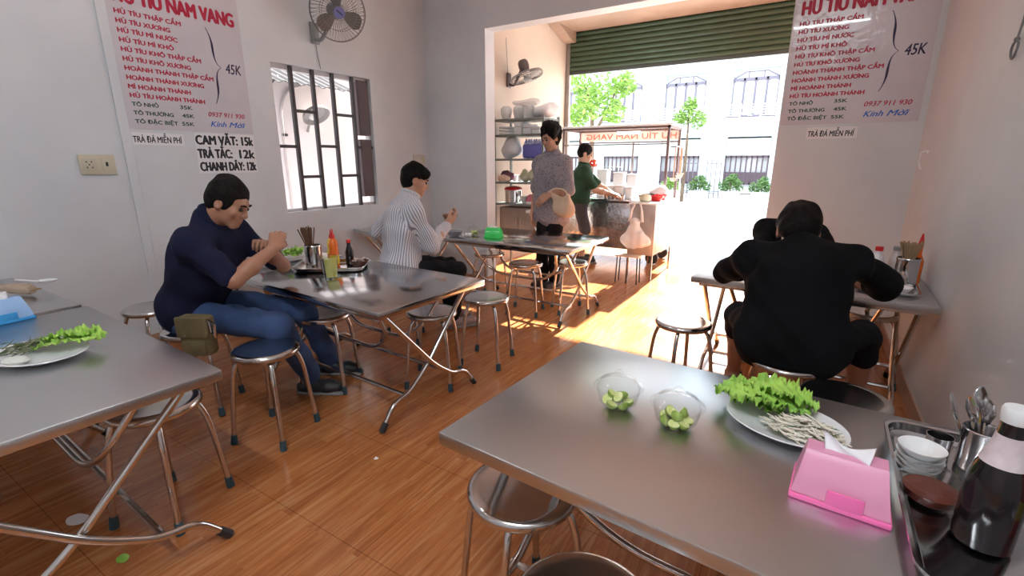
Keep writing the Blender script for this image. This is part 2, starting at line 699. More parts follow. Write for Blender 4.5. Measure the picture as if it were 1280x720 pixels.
def table_at(label, corner, deg, L=1.22, D=0.76, which='nl', steel=None):
    a = math.radians(deg)
    ux, uy = math.cos(a), math.sin(a)
    vx, vy = -uy, ux
    sx = 1 if which[1] == 'l' else -1
    sy = 1 if which[0] == 'n' else -1
    t = make_table(label, L, D, steel)
    put(t, corner[0] + ux * L / 2 * sx + vx * D / 2 * sy, corner[1] + uy * L / 2 * sx + vy * D / 2 * sy, deg, L, D)
    return t


table_at('large steel folding table nearest the camera with pink tissue box', (-.705, .793), -3.8, 1.22, .76, 'nl')
table_at('steel folding table with the glass of iced tea before the man in navy', (-1.545, 1.387), -2.8, 1.20, .765, 'nr', M_steelW)
table_at('steel folding table at left edge with a plate of lettuce and blue tissue box', (-1.533, .712), -2.5, 1.25, .80, 'fr')
table_at('steel table in the far left corner under the socket, behind the blue tissue box', (-3.84, .76), 0, 1.0, .74, 'fl')
table_at('steel table against the left wall behind the man in navy, carrying his noodle bowl', (-3.84, 1.61), 0, 1.06, .60, 'nl')
table_at('steel folding table with the green tissue box in front of the standing woman', (-1.485, 3.225), -.5, 1.235, .82, 'nr', M_steelW)
table_at('steel table against the left wall below the window by the man in striped shirt', (-3.84, 3.20), -14, .84, .74, 'nl')
table_at('steel folding table against the right wall where men in black eat', (-.53, 2.848), -2.5, 1.11, .76, 'nl')

# ================================================================== STOOLS
SZ = 0.45


def make_stool(label):
    t = thing('stool', label, 'stool')
    s = MB()
    R = .148
    s.lathe([(0, SZ - .004), (.05, SZ - .004), (.115, SZ - .002), (R - .014, SZ), (R - .004, SZ - .004), (R, SZ - .013), (R - .001, SZ - .024), (R - .006, SZ - .030), (R - .012, SZ - .028), (R - .014, SZ - .014), (0, SZ - .014)], 40)
    s.build('seat', M_seat, t, angle=50)
    for k in range(4):
        a = PI / 4 + k * PI / 2
        c, sn = math.cos(a), math.sin(a)
        pts = fillet([(c * .02, sn * .02, SZ - .026 - .011 * (k % 2)), (c * .118, sn * .118, SZ - .028), (c * .150, sn * .150, SZ - .11), (c * .185, sn * .185, .018)], .06, 6)
        lg = MB().tube(pts, .0105, 9).build('leg', M_chrome, t, angle=60)
        e = Vector(pts[-1])
        d = (e - Vector(pts[-2])).normalized()
        MB().tube([e - d * .030, e + d * .016], [.0135, .0155], 9).build('foot_cap', M_rubber, lg)
    return t


STOOLS = [
    (-2.08, 1.17, 20, 'empty steel stool in front of the knee of the man in navy'),
    (-2.66, 1.13, 40, 'steel stool under the man in navy polo'),
    (-3.28, 1.19, 10, 'steel stool against left wall, half hidden behind the man in navy'),
    (-2.30, 1.66, 30, 'steel stool tucked under the table with the iced tea glass, left side'),
    (-1.80, 2.02, 25, 'steel stool tucked under far right corner of the iced tea table'),
    (-1.70, 2.44, 12, 'empty steel stool standing free in the aisle before the green tissue box table'),
    (-2.47, 2.44, 35, 'steel stool under the man in striped shirt'),
    (-2.02, 3.50, 15, 'steel stool tucked under the middle of the green tissue box table'),
    (-1.70, 3.74, 40, 'steel stool at right end of the green tissue box table'),
    (-2.55, 3.72, 5, 'steel stool by the wall behind the left end of the green tissue box table'),
    (-.50, 2.60, 45, 'empty steel stool standing in the sunlit doorway left of the man in black'),
    (.01, 2.29, 20, 'steel stool under the man in black with his back to us'),
    (-.08, 3.92, 20, 'steel stool across the table, under the second person in black'),
    (.38, 3.36, 30, 'pale steel stool under the table beside the right wall'),
    (.21, 2.02, 15, 'shiny mirror-topped steel stool between the near table and the man in black'),
    (-.555, .95, 60, 'steel stool half under left corner of the near table with lime bowls'),
    (-.268, .70, 10, 'steel stool at bottom edge of the photo, in front of the near table'),
    (-1.93, .65, 25, 'steel stool half under right end of the table with plate of lettuce'),
]
_st = None
for (x, y, a, lab) in STOOLS:
    if _st is None:
        _st = make_stool(lab)
        _st.location = (x, y, 0)
        _st.rotation_euler = (0, 0, math.radians(a))
        bpy.context.view_layer.update()
    else:
        dup(_st, (x, y, 0), math.radians(a), lab)

# ================================================================== CEILING TUBE LAMPS
M_tube = emitter('lit_tube', (1.0, 0.98, 0.95), 9.0)


def tube_lamp(x, y, rz, label, power):
    t = thing('tube_lamp', label, 'lamp', (x, y, ZC), rz)
    MB().box((0, 0, -.03), (1.26, .07, .06), bevel=.008).build('housing', M_white, t)
    MB().tube([(-.60, 0, -.078), (.60, 0, -.078)], .014, 10).build('tube', M_tube, t)
    ld = bpy.data.lights.new('tube_light', 'AREA')
    ld.shape = 'RECTANGLE'
    ld.size = 1.2
    ld.size_y = .05
    ld.energy = power
    ld.color = (0.86, 0.94, 1.0)
    lo = bpy.data.objects.new('tube_light', ld)
    COL.objects.link(lo)
    lo.parent = t
    lo.location = (0, 0, -.10)
    return t


tube_lamp(-.2, -.55, 0, 'white fluorescent tube lamp on the ceiling behind the near table', TUBE_POWER)
tube_lamp(-2.6, .9, math.radians(90), 'white fluorescent tube lamp on the ceiling over the left tables', TUBE_POWER * .12)
# ================================================================== PEOPLE
def vec(p):
    return np.array(p, dtype=np.float64)


def unit(v):
    v = vec(v)
    return v / np.linalg.norm(v)


class Field:
    """smooth union of tapered limbs and ellipsoids, turned into one continuous surface"""

    def __init__(self, vox):
        self.vox = vox
        self.prims = []

    def cap(self, a, b, ra, rb=None, k=.02, flat=None):
        self.prims.append(('cap', vec(a), vec(b), ra, ra if rb is None else rb, k, flat))
        return self

    def ell(self, c, r, axes=None, k=.02, op='add'):
        self.prims.append(('ell', vec(c), vec(r), np.eye(3) if axes is None else np.array([unit(x) for x in axes]), k, op))
        return self

    def half(self, c, n, k=.005):
        """cut away everything on the side n points to"""
        self.prims.append(('half', vec(c), unit(n), k))
        return self

    def bounds(self):
        lo, hi = np.full(3, 1e9), np.full(3, -1e9)
        for p in self.prims:
            if p[0] == 'cap':
                m = max(p[3], p[4]) * (max(1, p[6][1]) if p[6] else 1) + .01
                lo = np.minimum(lo, np.minimum(p[1], p[2]) - m)
                hi = np.maximum(hi, np.maximum(p[1], p[2]) + m)
            elif p[0] == 'ell' and p[5] == 'add':
                m = p[2].max() + .01
                lo = np.minimum(lo, p[1] - m)
                hi = np.maximum(hi, p[1] + m)
        return lo - 3 * self.vox, hi + 3 * self.vox

    def mesh(self, name, wrinkle=0.0, wscale=1.0, seed=0):
        h = self.vox
        lo, hi = self.bounds()
        n = np.ceil((hi - lo) / h).astype(int) + 1
        f = np.full(n, .5, dtype=np.float32)
        ax = [lo[i] + h * np.arange(n[i]) for i in range(3)]
        for p in self.prims:
            kind = p[0]
            if kind == 'cap':
                k = p[5]
                m = max(p[3], p[4]) * (max(1, p[6][1]) if p[6] else 1) + k + 4 * h
                a, b = np.minimum(p[1], p[2]) - m, np.maximum(p[1], p[2]) + m
            elif kind == 'ell':
                k = p[4]
                m = p[2].max() + k + 4 * h
                a, b = p[1] - m, p[1] + m
            else:
                a, b = lo, hi
                k = p[3]
            i0 = np.clip(np.floor((a - lo) / h).astype(int), 0, n - 1)
            i1 = np.clip(np.ceil((b - lo) / h).astype(int) + 1, 1, n)
            if np.any(i1 <= i0):
                continue
            sl = tuple(slice(i0[i], i1[i]) for i in range(3))
            X = ax[0][sl[0]][:, None, None]
            Y = ax[1][sl[1]][None, :, None]
            Z = ax[2][sl[2]][None, None, :]
            if kind == 'cap':
                A, B, ra, rb, _, flat = p[1:]
                d = B - A
                L2 = max(float(d @ d), 1e-12)
                px, py, pz = X - A[0], Y - A[1], Z - A[2]
                t = np.clip((px * d[0] + py * d[1] + pz * d[2]) / L2, 0, 1)
                qx, qy, qz = px - t * d[0], py - t * d[1], pz - t * d[2]
                q2 = qx * qx + qy * qy + qz * qz
                sc = 1.0
                if flat:
                    nn, s = unit(flat[0]), flat[1]
                    dn = qx * nn[0] + qy * nn[1] + qz * nn[2]
                    q2 = q2 - dn * dn * (1 - 1 / (s * s))
                    sc = min(1.0, s)
                g = (np.sqrt(np.maximum(q2, 0)) - (ra + (rb - ra) * t)) * sc
                op = 'add'
            elif kind == 'ell':
                c, r, R, _, op = p[1:]
                px, py, pz = X - c[0], Y - c[1], Z - c[2]
                u = [(px * R[i][0] + py * R[i][1] + pz * R[i][2]) for i in range(3)]
                k0 = np.sqrt(sum((u[i] / r[i]) ** 2 for i in range(3))) + 1e-9
                k1 = np.sqrt(sum((u[i] / r[i] ** 2) ** 2 for i in range(3))) + 1e-9
                g = k0 * (k0 - 1) / k1
            else:
                c, nn, _ = p[1:]
                g = -((X - c[0]) * nn[0] + (Y - c[1]) * nn[1] + (Z - c[2]) * nn[2])
                op = 'sub'
            F = f[sl]
            g = g.astype(np.float32)
            if op == 'add':
                hh = np.maximum(k - np.abs(F - g), 0) / k
                f[sl] = np.minimum(F, g) - hh * hh * k * .25
            else:
                g = -g
                hh = np.maximum(k - np.abs(F - g), 0) / k
                f[sl] = np.maximum(F, g) + hh * hh * k * .25
        if wrinkle:
            r = np.random.RandomState(seed)
            X, Y, Z = ax[0][:, None, None], ax[1][None, :, None], ax[2][None, None, :]
            for _ in range(7):
                d = unit(r.normal(size=3)) * r.uniform(18, 55) * wscale
                d2 = unit(r.normal(size=3)) * r.uniform(8, 16) * wscale
                ph = r.uniform(0, 6.28)
                f += (wrinkle * .5 * np.sin(X * d[0] + Y * d[1] + Z * d[2] + ph + 1.6 * np.sin(X * d2[0] + Y * d2[1] + Z * d2[2] + ph))).astype(np.float32)
        return surface_net(name, f, lo, h)


def surface_net(name, f, lo, h):
    s = f < 0
    cnt = np.zeros(tuple(np.array(f.shape) - 1), dtype=np.int8)
    sh = cnt.shape
    for i in (0, 1):
        for j in (0, 1):
            for k in (0, 1):
                cnt += s[i:i + sh[0], j:j + sh[1], k:k + sh[2]]
    act = (cnt > 0) & (cnt < 8)
    I = np.argwhere(act)
    idx = np.full(sh, -1, dtype=np.int32)
    idx[act] = np.arange(len(I))
    pos = np.zeros((len(I), 3))
    num = np.zeros(len(I))
    C = [(0, 0, 0), (1, 0, 0), (0, 1, 0), (1, 1, 0), (0, 0, 1), (1, 0, 1), (0, 1, 1), (1, 1, 1)]
    vals = [f[I[:, 0] + c[0], I[:, 1] + c[1], I[:, 2] + c[2]] for c in C]
    for a in range(8):
        for b in range(a + 1, 8):
            if sum(abs(C[a][q] - C[b][q]) for q in range(3)) != 1:
                continue
            va, vb = vals[a], vals[b]
            x = (va < 0) != (vb < 0)
            t = np.where(x, va / np.where(x, va - vb, 1), 0)
            A, B = np.array(C[a], float), np.array(C[b], float)
            pos += np.where(x[:, None], A + t[:, None] * (B - A), 0)
            num += x
    V = lo + h * (I + pos / num[:, None])
    quads = []
    for axn in range(3):
        o1, o2 = [q for q in range(3) if q != axn]
        sa = [slice(None)] * 3
        sb = [slice(None)] * 3
        sa[axn] = slice(0, -1)
        sb[axn] = slice(1, None)
        for o in (o1, o2):
            sa[o] = sb[o] = slice(1, -1)
        A, B = s[tuple(sa)], s[tuple(sb)]
        E_ = np.argwhere(A != B)
        ins = A[A != B]
        base = E_.copy()
        base[:, o1] += 1
        base[:, o2] += 1

        def cell(d1, d2):
            c = base.copy()
            c[:, o1] -= d1
            c[:, o2] -= d2
            return idx[c[:, 0], c[:, 1], c[:, 2]]
        q = np.stack([cell(1, 1), cell(0, 1), cell(0, 0), cell(1, 0)], 1)
        flip = ins if axn != 1 else ~ins
        q[~flip] = q[~flip][:, ::-1]
        quads.append(q)
    Q = np.concatenate(quads)
    me = bpy.data.meshes.new(name)
    me.vertices.add(len(V))
    me.vertices.foreach_set('co', V.ravel())
    me.loops.add(len(Q) * 4)
    me.loops.foreach_set('vertex_index', Q.ravel().astype(np.int32))
    me.polygons.add(len(Q))
    me.polygons.foreach_set('loop_start', np.arange(0, len(Q) * 4, 4, dtype=np.int32))
    me.update(calc_edges=True)
    me.validate()
    return me


def skin_mat(name, c):
    return noisy(name, tuple(x * .93 for x in c), c, 14, .5, bump=.03, bump_scale=90, Subsurface_Weight=.08, Subsurface_Radius=(.01, .004, .002), Subsurface_Scale=.6)


M_hair = noisy('black_hair', (0.004, 0.0035, 0.0035), (0.012, 0.010, 0.009), 60, .6, bump=.5, bump_scale=140, Specular_IOR_Level=.1)
M_eye = principled('dark_eye', (0.015, 0.01, 0.008), .2)
M_lip = principled('lips', (0.30, 0.10, 0.08), .45)


HS = [.93]


def head_prims(F, c, fd, up, s=1.0):
    """face and skull; c = head centre between the ears"""
    fd = unit(fd)
    up = unit(vec(up) - fd * (vec(up) @ fd))
    rt = np.cross(fd, up)

    def P(r, f, u):
        return vec(c) + s * (rt * r + fd * f + up * u)
    F.ell(P(0, -.012, .032), vec((.073, .094, .086)) * s, (rt, fd, up), .02)
    F.ell(P(0, .028, -.045), vec((.056, .064, .066)) * s, (rt, fd, up), .03)
    F.cap(P(-.018, .066, -.096), P(.018, .066, -.096), .017 * s, k=.025)
    F.cap(P(-.03, .072, .022), P(.03, .072, .022), .014 * s, k=.02)
    for q in (-1, 1):
        F.ell(P(q * .042, .058, -.022), vec((.022, .022, .022)) * s, (rt, fd, up), .02)
        F.ell(P(q * .033, .094, .004), vec((.017, .013, .011)) * s, (rt, fd, up), .012, 'sub')
        F.ell(P(q * .075, -.010, -.006), vec((.010, .021, .032)) * s, (rt, fd, up), .008)
        F.ell(P(q * .082, -.006, -.004), vec((.006, .010, .016)) * s, (rt, fd, up), .005, 'sub')
        F.cap(P(q * .009, .094, -.030), P(q * .010, .092, -.031), .009 * s, k=.008)
    F.cap(P(0, .080, .018), P(0, .102, -.026), .008 * s, .012 * s, k=.012)
    F.cap(P(-.018, .078, -.058), P(.018, .078, -.058), .0085 * s, k=.010)
    F.cap(P(-.015, .078, -.070), P(.015, .078, -.070), .009 * s, k=.010)
    return P, (rt, fd, up)


def hand_prims(F, wrist, d, n, s, curl=(.5, .6, .7, .8), thumb=.5, size=1.0):
    """palm and five separate fingers; d along the palm, n out of the palm, s towards the thumb"""
    d = unit(d)
    n = unit(vec(n) - d * (vec(n) @ d))
    s = unit(vec(s) - d * (vec(s) @ d) - n * (vec(s) @ n))
    W = vec(wrist)
    z = size
    offs = (.030, .010, -.011, -.030)
    palm = (.088, .092, .088, .080)
    seg = ((.040, .024, .020), (.044, .028, .021), (.041, .026, .021), (.032, .020, .018))
    rad = (.0093, .0097, .0092, .0082)
    for q in range(4):
        kn = W + z * (d * palm[q] + s * offs[q])
        F.cap(W + z * (d * .008 + s * offs[q] * .55), kn, .0150 * z, .0115 * z, k=.010)
        a = curl[q] * .45
        p = kn
        for j in range(3):
            dr = d * math.cos(a) + n * math.sin(a)
            e = p + dr * seg[q][j] * z
            F.cap(p, e, rad[q] * z * (1 - .07 * j), rad[q] * z * (.95 - .09 * j), k=.003)
            p = e
            a += curl[q] * (.95 if j == 0 else .7)
    b = W + z * (d * .022 + s * .026 + n * .004)
    m = b + z * (d * .034 + s * (.030 - .012 * thumb) + n * .022 * thumb)
    e = m + z * (d * .030 + s * (.012 - .020 * thumb) + n * .020 * thumb)
    e2 = e + z * (d * .022 + s * (.004 - .016 * thumb) + n * .012 * thumb)
    F.cap(W + z * d * .014 + z * s * .012, b, .015 * z, .0155 * z, k=.010)
    F.cap(b, m, .0150 * z, .0115 * z, k=.006)
    F.cap(m, e, .0110 * z, .0100 * z, k=.003)
    F.cap(e, e2, .0098 * z, .0085 * z, k=.003)


def person(label, origin, face_deg, J, skin, shirt, trousers, shoes, hair, vox=.0065, sleeve=.8, leg_len=1.0,
           build=1.0, wrinkle=.0035, hands=None, female=False, collar=None, hs=.93, stripes=False, group=None, shirt_drop=.0, bare_foot=False):
    """J: joints in world space; the figure is built in its own frame, facing local +Y"""
    root = thing('person', label, 'person', origin, 0, group)
    rz = math.radians(face_deg)
    root.rotation_euler = (0, 0, rz)
    ca, sa = math.cos(-rz), math.sin(-rz)
    RM = np.array([[ca, -sa, 0], [sa, ca, 0], [0, 0, 1]])
    o = vec(origin)
    j = {}
    for k, v in J.items():
        if k in ('F', 'U'):
            j[k] = RM @ unit(v)
        else:
            j[k] = RM @ (vec(v) - o)
    R = unit(j['shR'] - j['shL'])
    hipc = (j['hipL'] + j['hipR']) / 2
    shc = (j['shL'] + j['shR']) / 2
    spine = unit(shc - hipc)
    fwd = unit(np.cross(spine, R)) * 1.0
    if fwd[1] < 0 and abs(fwd[1]) > .2:
        fwd = -fwd
    B = build
    hw = .155 if not female else .135

    def torso(F, g):
        mid = hipc * .5 + shc * .5 - fwd * .012
        low = hipc + spine * .03
        chest = hipc * .22 + shc * .78 - fwd * .005
        hipR = unit(j['hipR'] - j['hipL'])
        F.cap(low - hipR * (.075 * B), low + hipR * (.075 * B), (.115 + g) * B, k=.05)
        F.cap(mid - R * .060 * B, mid + R * .060 * B, (.108 + g) * B, k=.07)
        F.cap(chest - R * .068 * B, chest + R * .068 * B, (.112 + g) * B, k=.08)
        F.cap(low, chest, (.112 + g) * B, (.115 + g) * B, k=.06, flat=(R, 1.28))
        F.cap(j['shL'] - spine * .01, j['shR'] - spine * .01, (.056 + g) * B, k=.06)
        F.cap(j['shL'] * .5 + shc * .5, j['neck'], (.045 + g), (.046 + g), k=.05)
        F.cap(j['shR'] * .5 + shc * .5, j['neck'], (.045 + g), (.046 + g), k=.05)
        if female:
            for q in (-1, 1):
                F.ell(chest + R * q * .07 + fwd * .085 - spine * .01, (.055 + g, .05 + g, .055 + g), None, .04)

    # --- skin: one continuous body
    body = Field(vox)
    torso(body, -.014)
    HS[0] = hs
    P, ax = head_prims(body, j['head'], j['F'], j['U'], hs)
    body.cap(j['neck'] - spine * .03, P(0, -.020, -.06), .053 if not female else .044, .052 if not female else .043, k=.025)
    armr = (.046, .038, .037, .025) if not female else (.040, .033, .032, .022)
    for sd in ('L', 'R'):
        body.cap(j['sh' + sd], j['el' + sd], armr[0] * B, armr[1] * B, k=.03)
        dl = j['wr' + sd] - j['el' + sd]
        body.cap(j['el' + sd], j['el' + sd] + dl * .4, armr[1] * B, armr[2] * B * 1.03, k=.02)
        body.cap(j['el' + sd] + dl * .4, j['wr' + sd], armr[2] * B, armr[3] * B, k=.02)
        hd = hands.get(sd) if hands else None
        if hd:
            d, n, s = RM @ unit(hd['d']), RM @ unit(hd['n']), RM @ unit(hd['s'])
            hand_prims(body, j['wr' + sd], d, n, s, hd.get('curl', (.5, .6, .7, .8)), hd.get('thumb', .5), hd.get('size', 1.0))
        body.cap(j['hip' + sd], j['kn' + sd], .072 * B, .048 * B, k=.03)
        dk = j['an' + sd] - j['kn' + sd]
        kf = unit(np.cross(np.cross(dk, j['kn' + sd] - j['hip' + sd]), dk)) if np.linalg.norm(np.cross(dk, j['kn' + sd] - j['hip' + sd])) > 1e-4 else fwd
        calf = j['kn' + sd] + dk * .32 - kf * .012
        body.cap(j['kn' + sd], calf, .048 * B, .052 * B, k=.02)
        body.cap(calf, j['an' + sd], .050 * B, .032 * B, k=.02)
        td = RM @ unit(J['toe' + sd] - vec(J['an' + sd])) if False else unit(j['toe' + sd] - j['an' + sd])
        heel = j['an' + sd] + vec((0, 0, -.055)) - td * .03
        heel[2] = max(heel[2], .03)
        toe = j['toe' + sd].copy()
        toe[2] = .026
        body.cap(j['an' + sd], heel, .033, .028, k=.02)
        body.cap(heel, toe, .030, .024, k=.02, flat=(np.cross(td, (0, 0, 1)), 1.25))
    link_mesh('body', body.mesh('body'), skin, root, angle=None)

    # --- shirt
    S = Field(vox)
    torso(S, .010)
    if shirt_drop:
        dr = hipc - spine * shirt_drop
        hipR = unit(j['hipR'] - j['hipL'])
        S.cap(dr - hipR * .085 * B, dr + hipR * .085 * B, .122 * B, k=.06)
    for sd in ('L', 'R'):
        e = j['sh' + sd] + (j['el' + sd] - j['sh' + sd]) * min(sleeve, 1.0)
        S.cap(j['sh' + sd], e, armr[0] * B + .016, armr[1] * B + .018, k=.05)
        if sleeve > 1.0:
            e2 = j['el' + sd] + (j['wr' + sd] - j['el' + sd]) * (sleeve - 1.0)
            S.cap(j['el' + sd], e2, armr[1] * B + .018, armr[2] * B + (.013 if sleeve < 1.7 else .004), k=.03)
    # neck opening
    nd = unit(j['head'] - j['neck'])
    side = unit(R - nd * (R @ nd))
    S.ell(j['neck'] + nd * .085, (.085, .085, .055), (side, np.cross(nd, side), nd), .01, 'sub')
    sm = S.mesh('shirt', wrinkle, seed=int(abs(o[0] * 100)))
    if stripes:
        # cloth coordinate running round the body and round each sleeve, so that the stripes follow the cut
        V = np.zeros(len(sm.vertices) * 3)
        sm.vertices.foreach_get('co', V)
        V = V.reshape(-1, 3)
        best = np.full(len(V), 1e9)
        val = np.zeros(len(V))
        for a, b, rad, per in [(hipc, j['neck'], .135, .14)] + [(j[p + s], j[q + s], .058, .058) for s in 'LR' for p, q in (('sh', 'el'), ('el', 'wr'))]:
            d = b - a
            tt = np.clip((V - a) @ d / (d @ d), 0, 1)
            q = V - a - tt[:, None] * d
            dist = np.linalg.norm(q, axis=1) - rad
            dn = unit(d)
            e1 = unit(-fwd - dn * (-fwd @ dn))
            e2 = np.cross(dn, e1)
            ang = np.arctan2(q @ e2, q @ e1) * per
            w_ = dist < best
            best[w_] = dist[w_]
            val[w_] = ang[w_]
        at = sm.attributes.new('stripe', 'FLOAT', 'POINT')
        at.data.foreach_set('value', val)
    link_mesh('shirt', sm, shirt, root, angle=None)
    if collar:
        c0 = j['neck'] + nd * .022
        u = R - nd * (R @ nd)
        v = np.cross(nd, u)
        pts = [Vector(c0 + u * .066 * math.cos(t) + v * .066 * math.sin(t)) for t in [k * 2 * PI / 24 for k in range(24)]]
        MB().tube(pts, .0125, 8, closed=True).build('collar', collar, root)

    # --- trousers
    T = Field(vox)
    hipR = unit(j['hipR'] - j['hipL'])
    T.cap(hipc - hipR * .07 * B, hipc + hipR * .07 * B, .115 * B, k=.05)
    for sd in ('L', 'R'):
        T.cap(j['hip' + sd], j['kn' + sd], .088 * B, .064 * B, k=.04)
        if leg_len >= .5:
            e = j['kn' + sd] + (j['an' + sd] - j['kn' + sd]) * (leg_len - .5) * 2 * .97
            T.cap(j['kn' + sd], e, .066 * B, .056 * B if leg_len > .8 else .066 * B, k=.03)
    link_mesh('trousers', T.mesh('trousers', wrinkle, seed=5), trousers, root, angle=None)

    # --- shoes
    for sd in ('L', 'R'):
        td = unit(j['toe' + sd] - j['an' + sd])
        td = unit(vec((td[0], td[1], 0)))
        sh = Field(min(vox, .006))
        an = j['an' + sd]
        base = vec((an[0], an[1], .042))
        side = np.cross(td, (0, 0, 1))
        sh.cap(base - td * .045, base + td * .10, .040, .036, k=.02, flat=(side, 1.12))
        sh.cap(base + td * .10, base + td * .155, .038, .028, k=.02, flat=(side, 1.25))
        sh.cap(base, base + vec((0, 0, .04)), .042, .040, k=.02)
        sh.half(vec((0, 0, .012)), (0, 0, -1))
        so = link_mesh('shoe', sh.mesh('shoe'), shoes, root, angle=None)
        so2 = Field(.006)
        b0 = vec((an[0], an[1], .010))
        so2.cap(b0 - td * .048, b0 + td * .165, .040, .037, k=.01, flat=(side, 1.15))
        so2.half(vec((0, 0, .018)), (0, 0, 1))
        so2.half(vec((0, 0, .001)), (0, 0, -1))
        link_mesh('sole', so2.mesh('sole'), principled('grey_sole', (.25, .24, .23), .7), so, angle=None)

    # --- hair, brows, eyes, lips
    H = Field(min(vox, .0055))
    rt, fd, up = ax
    hair(H, P, ax)
    link_mesh('hair', H.mesh('hair', .0035 if not female else .006, 2.2, 3), M_hair, root, angle=None)
    for q in (-1, 1):
        MB().tube([P(q * .017, .094, .026), P(q * .033, .092, .031), P(q * .050, .080, .026)], [.004, .0048, .003], 6).build('eyebrow', M_hair, root)
        MB().ball(P(q * .033, .0805, .004), .0100, 2).build('eye', M_eye, root)
    MB().tube([P(-.019, .0845, -.064), P(0, .0895, -.064), P(.019, .0845, -.064)], [.003, .0045, .003], 6).build('mouth', M_lip, root)
    return root


def short_hair(H, P, ax, top=.012, back=-.062):
    rt, fd, up = ax
    H.ell(P(0, -.018, .040), vec((.080, .100, .090 + top)) * HS[0], (rt, fd, up), .02)
    H.ell(P(0, -.045, .0), vec((.076, .068, .075)) * HS[0], (rt, fd, up), .02)
    # leave the face, the ears and the nape free
    H.ell(P(0, .105, -.030), vec((.095, .080, .092)) * HS[0], (rt, fd, up), .01, 'sub')
    H.half(P(0, 0, back), -up + fd * .35, .01)
    for q in (-1, 1):
        H.ell(P(q * .080, -.004, -.020), vec((.022, .030, .040)) * HS[0], (rt, fd, up), .008, 'sub')


def thick_hair(H, P, ax):
    rt, fd, up = ax
    H.ell(P(0, -.020, .044), vec((.084, .104, .100)) * HS[0], (rt, fd, up), .02)
    H.ell(P(0, -.048, .0), vec((.080, .070, .085)) * HS[0], (rt, fd, up), .02)
    H.cap(P(-.05, .060, .085), P(.05, .062, .080), .030, k=.03)
    H.ell(P(0, .112, -.036), vec((.096, .080, .086)) * HS[0], (rt, fd, up), .01, 'sub')
    H.half(P(0, 0, -.075), -up + fd * .35, .01)
    for q in (-1, 1):
        H.ell(P(q * .082, .002, -.022), vec((.022, .026, .036)) * HS[0], (rt, fd, up), .008, 'sub')


def curly_hair(H, P, ax):
    rt, fd, up = ax
    r = random.Random(4)
    H.ell(P(0, -.034, .062), vec((.108, .112, .108)) * HS[0], (rt, fd, up), .02)
    H.ell(P(0, -.055, -.01), vec((.090, .060, .075)) * HS[0], (rt, fd, up), .02)
    for k in range(46):
        a = r.uniform(0, 2 * PI)
        e = r.uniform(-.1, 1.5)
        x, y, z = math.cos(a) * math.cos(e), math.sin(a) * math.cos(e), math.sin(e)
        if y > .35 and z < .45:
            continue
        H.ell(P(x * .098, -.030 + y * .102, .055 + z * .098), vec((.026, .026, .026)) * HS[0], (rt, fd, up), .012)
    H.ell(P(0, .112, -.040), vec((.086, .085, .095)) * HS[0], (rt, fd, up), .01, 'sub')


M_skinA = skin_mat('tanned_skin', (0.40, 0.19, 0.115))
M_skinB = skin_mat('warm_skin', (0.50, 0.27, 0.18))
M_skinC = skin_mat('light_skin', (0.55, 0.32, 0.22))
M_navy = noisy('navy_cotton', (0.008, 0.009, 0.028), (0.012, 0.014, 0.04), 5, .9, bump=.08, bump_scale=220, Specular_IOR_Level=.2)
M_blacktee = noisy('black_cotton', (0.004, 0.0042, 0.005), (0.007, 0.0075, 0.009), 5, .95, bump=.08, bump_scale=220, Specular_IOR_Level=.15)
M_greentee = noisy('dark_green_cotton', (0.012, 0.045, 0.022), (0.02, 0.06, 0.03), 5, .9)
M_denim = noisy('blue_denim', (0.020, 0.045, 0.12), (0.045, 0.085, 0.20), 5, .85, bump=.12, bump_scale=260)
M_blacktrs = noisy('black_trouser_cloth', (0.005, 0.005, 0.007), (0.009, 0.009, 0.011), 5, .9, Specular_IOR_Level=.2)
M_shoe = principled('black_shoe', (.02, .02, .022), .55)
M_shoeb = principled('pale_shoe', (.32, .22, .20), .6)


def striped_cloth():
    m = principled('striped_shirt_cloth', (.6, .6, .64), .8)
    nt = m.node_tree
    L = nt.links.new
    b = nt.nodes['Principled BSDF']
    tc = nt.nodes.new('ShaderNodeAttribute')
    tc.attribute_name = 'stripe'
    m1 = nt.nodes.new('ShaderNodeMath')
    m1.operation = 'MULTIPLY'
    m1.inputs[1].default_value = 2 * PI / .0145
    m2 = nt.nodes.new('ShaderNodeMath')
    m2.operation = 'SINE'
    m3 = nt.nodes.new('ShaderNodeMath')
    m3.operation = 'MULTIPLY_ADD'
    m3.inputs[1].default_value = .5
    m3.inputs[2].default_value = .5
    rp = nt.nodes.new('ShaderNodeValToRGB')
    e = rp.color_ramp.elements
    e[0].position = .12
    e[0].color = (.20, .20, .25, 1)
    e[1].position = .40
    e[1].color = (.66, .66, .70, 1)
    L(tc.outputs['Fac'], m1.inputs[0])
    L(m1.outputs[0], m2.inputs[0])
    L(m2.outputs[0], m3.inputs[0])
    L(m3.outputs[0], rp.inputs['Fac'])
    L(rp.outputs['Color'], b.inputs['Base Color'])
    return m


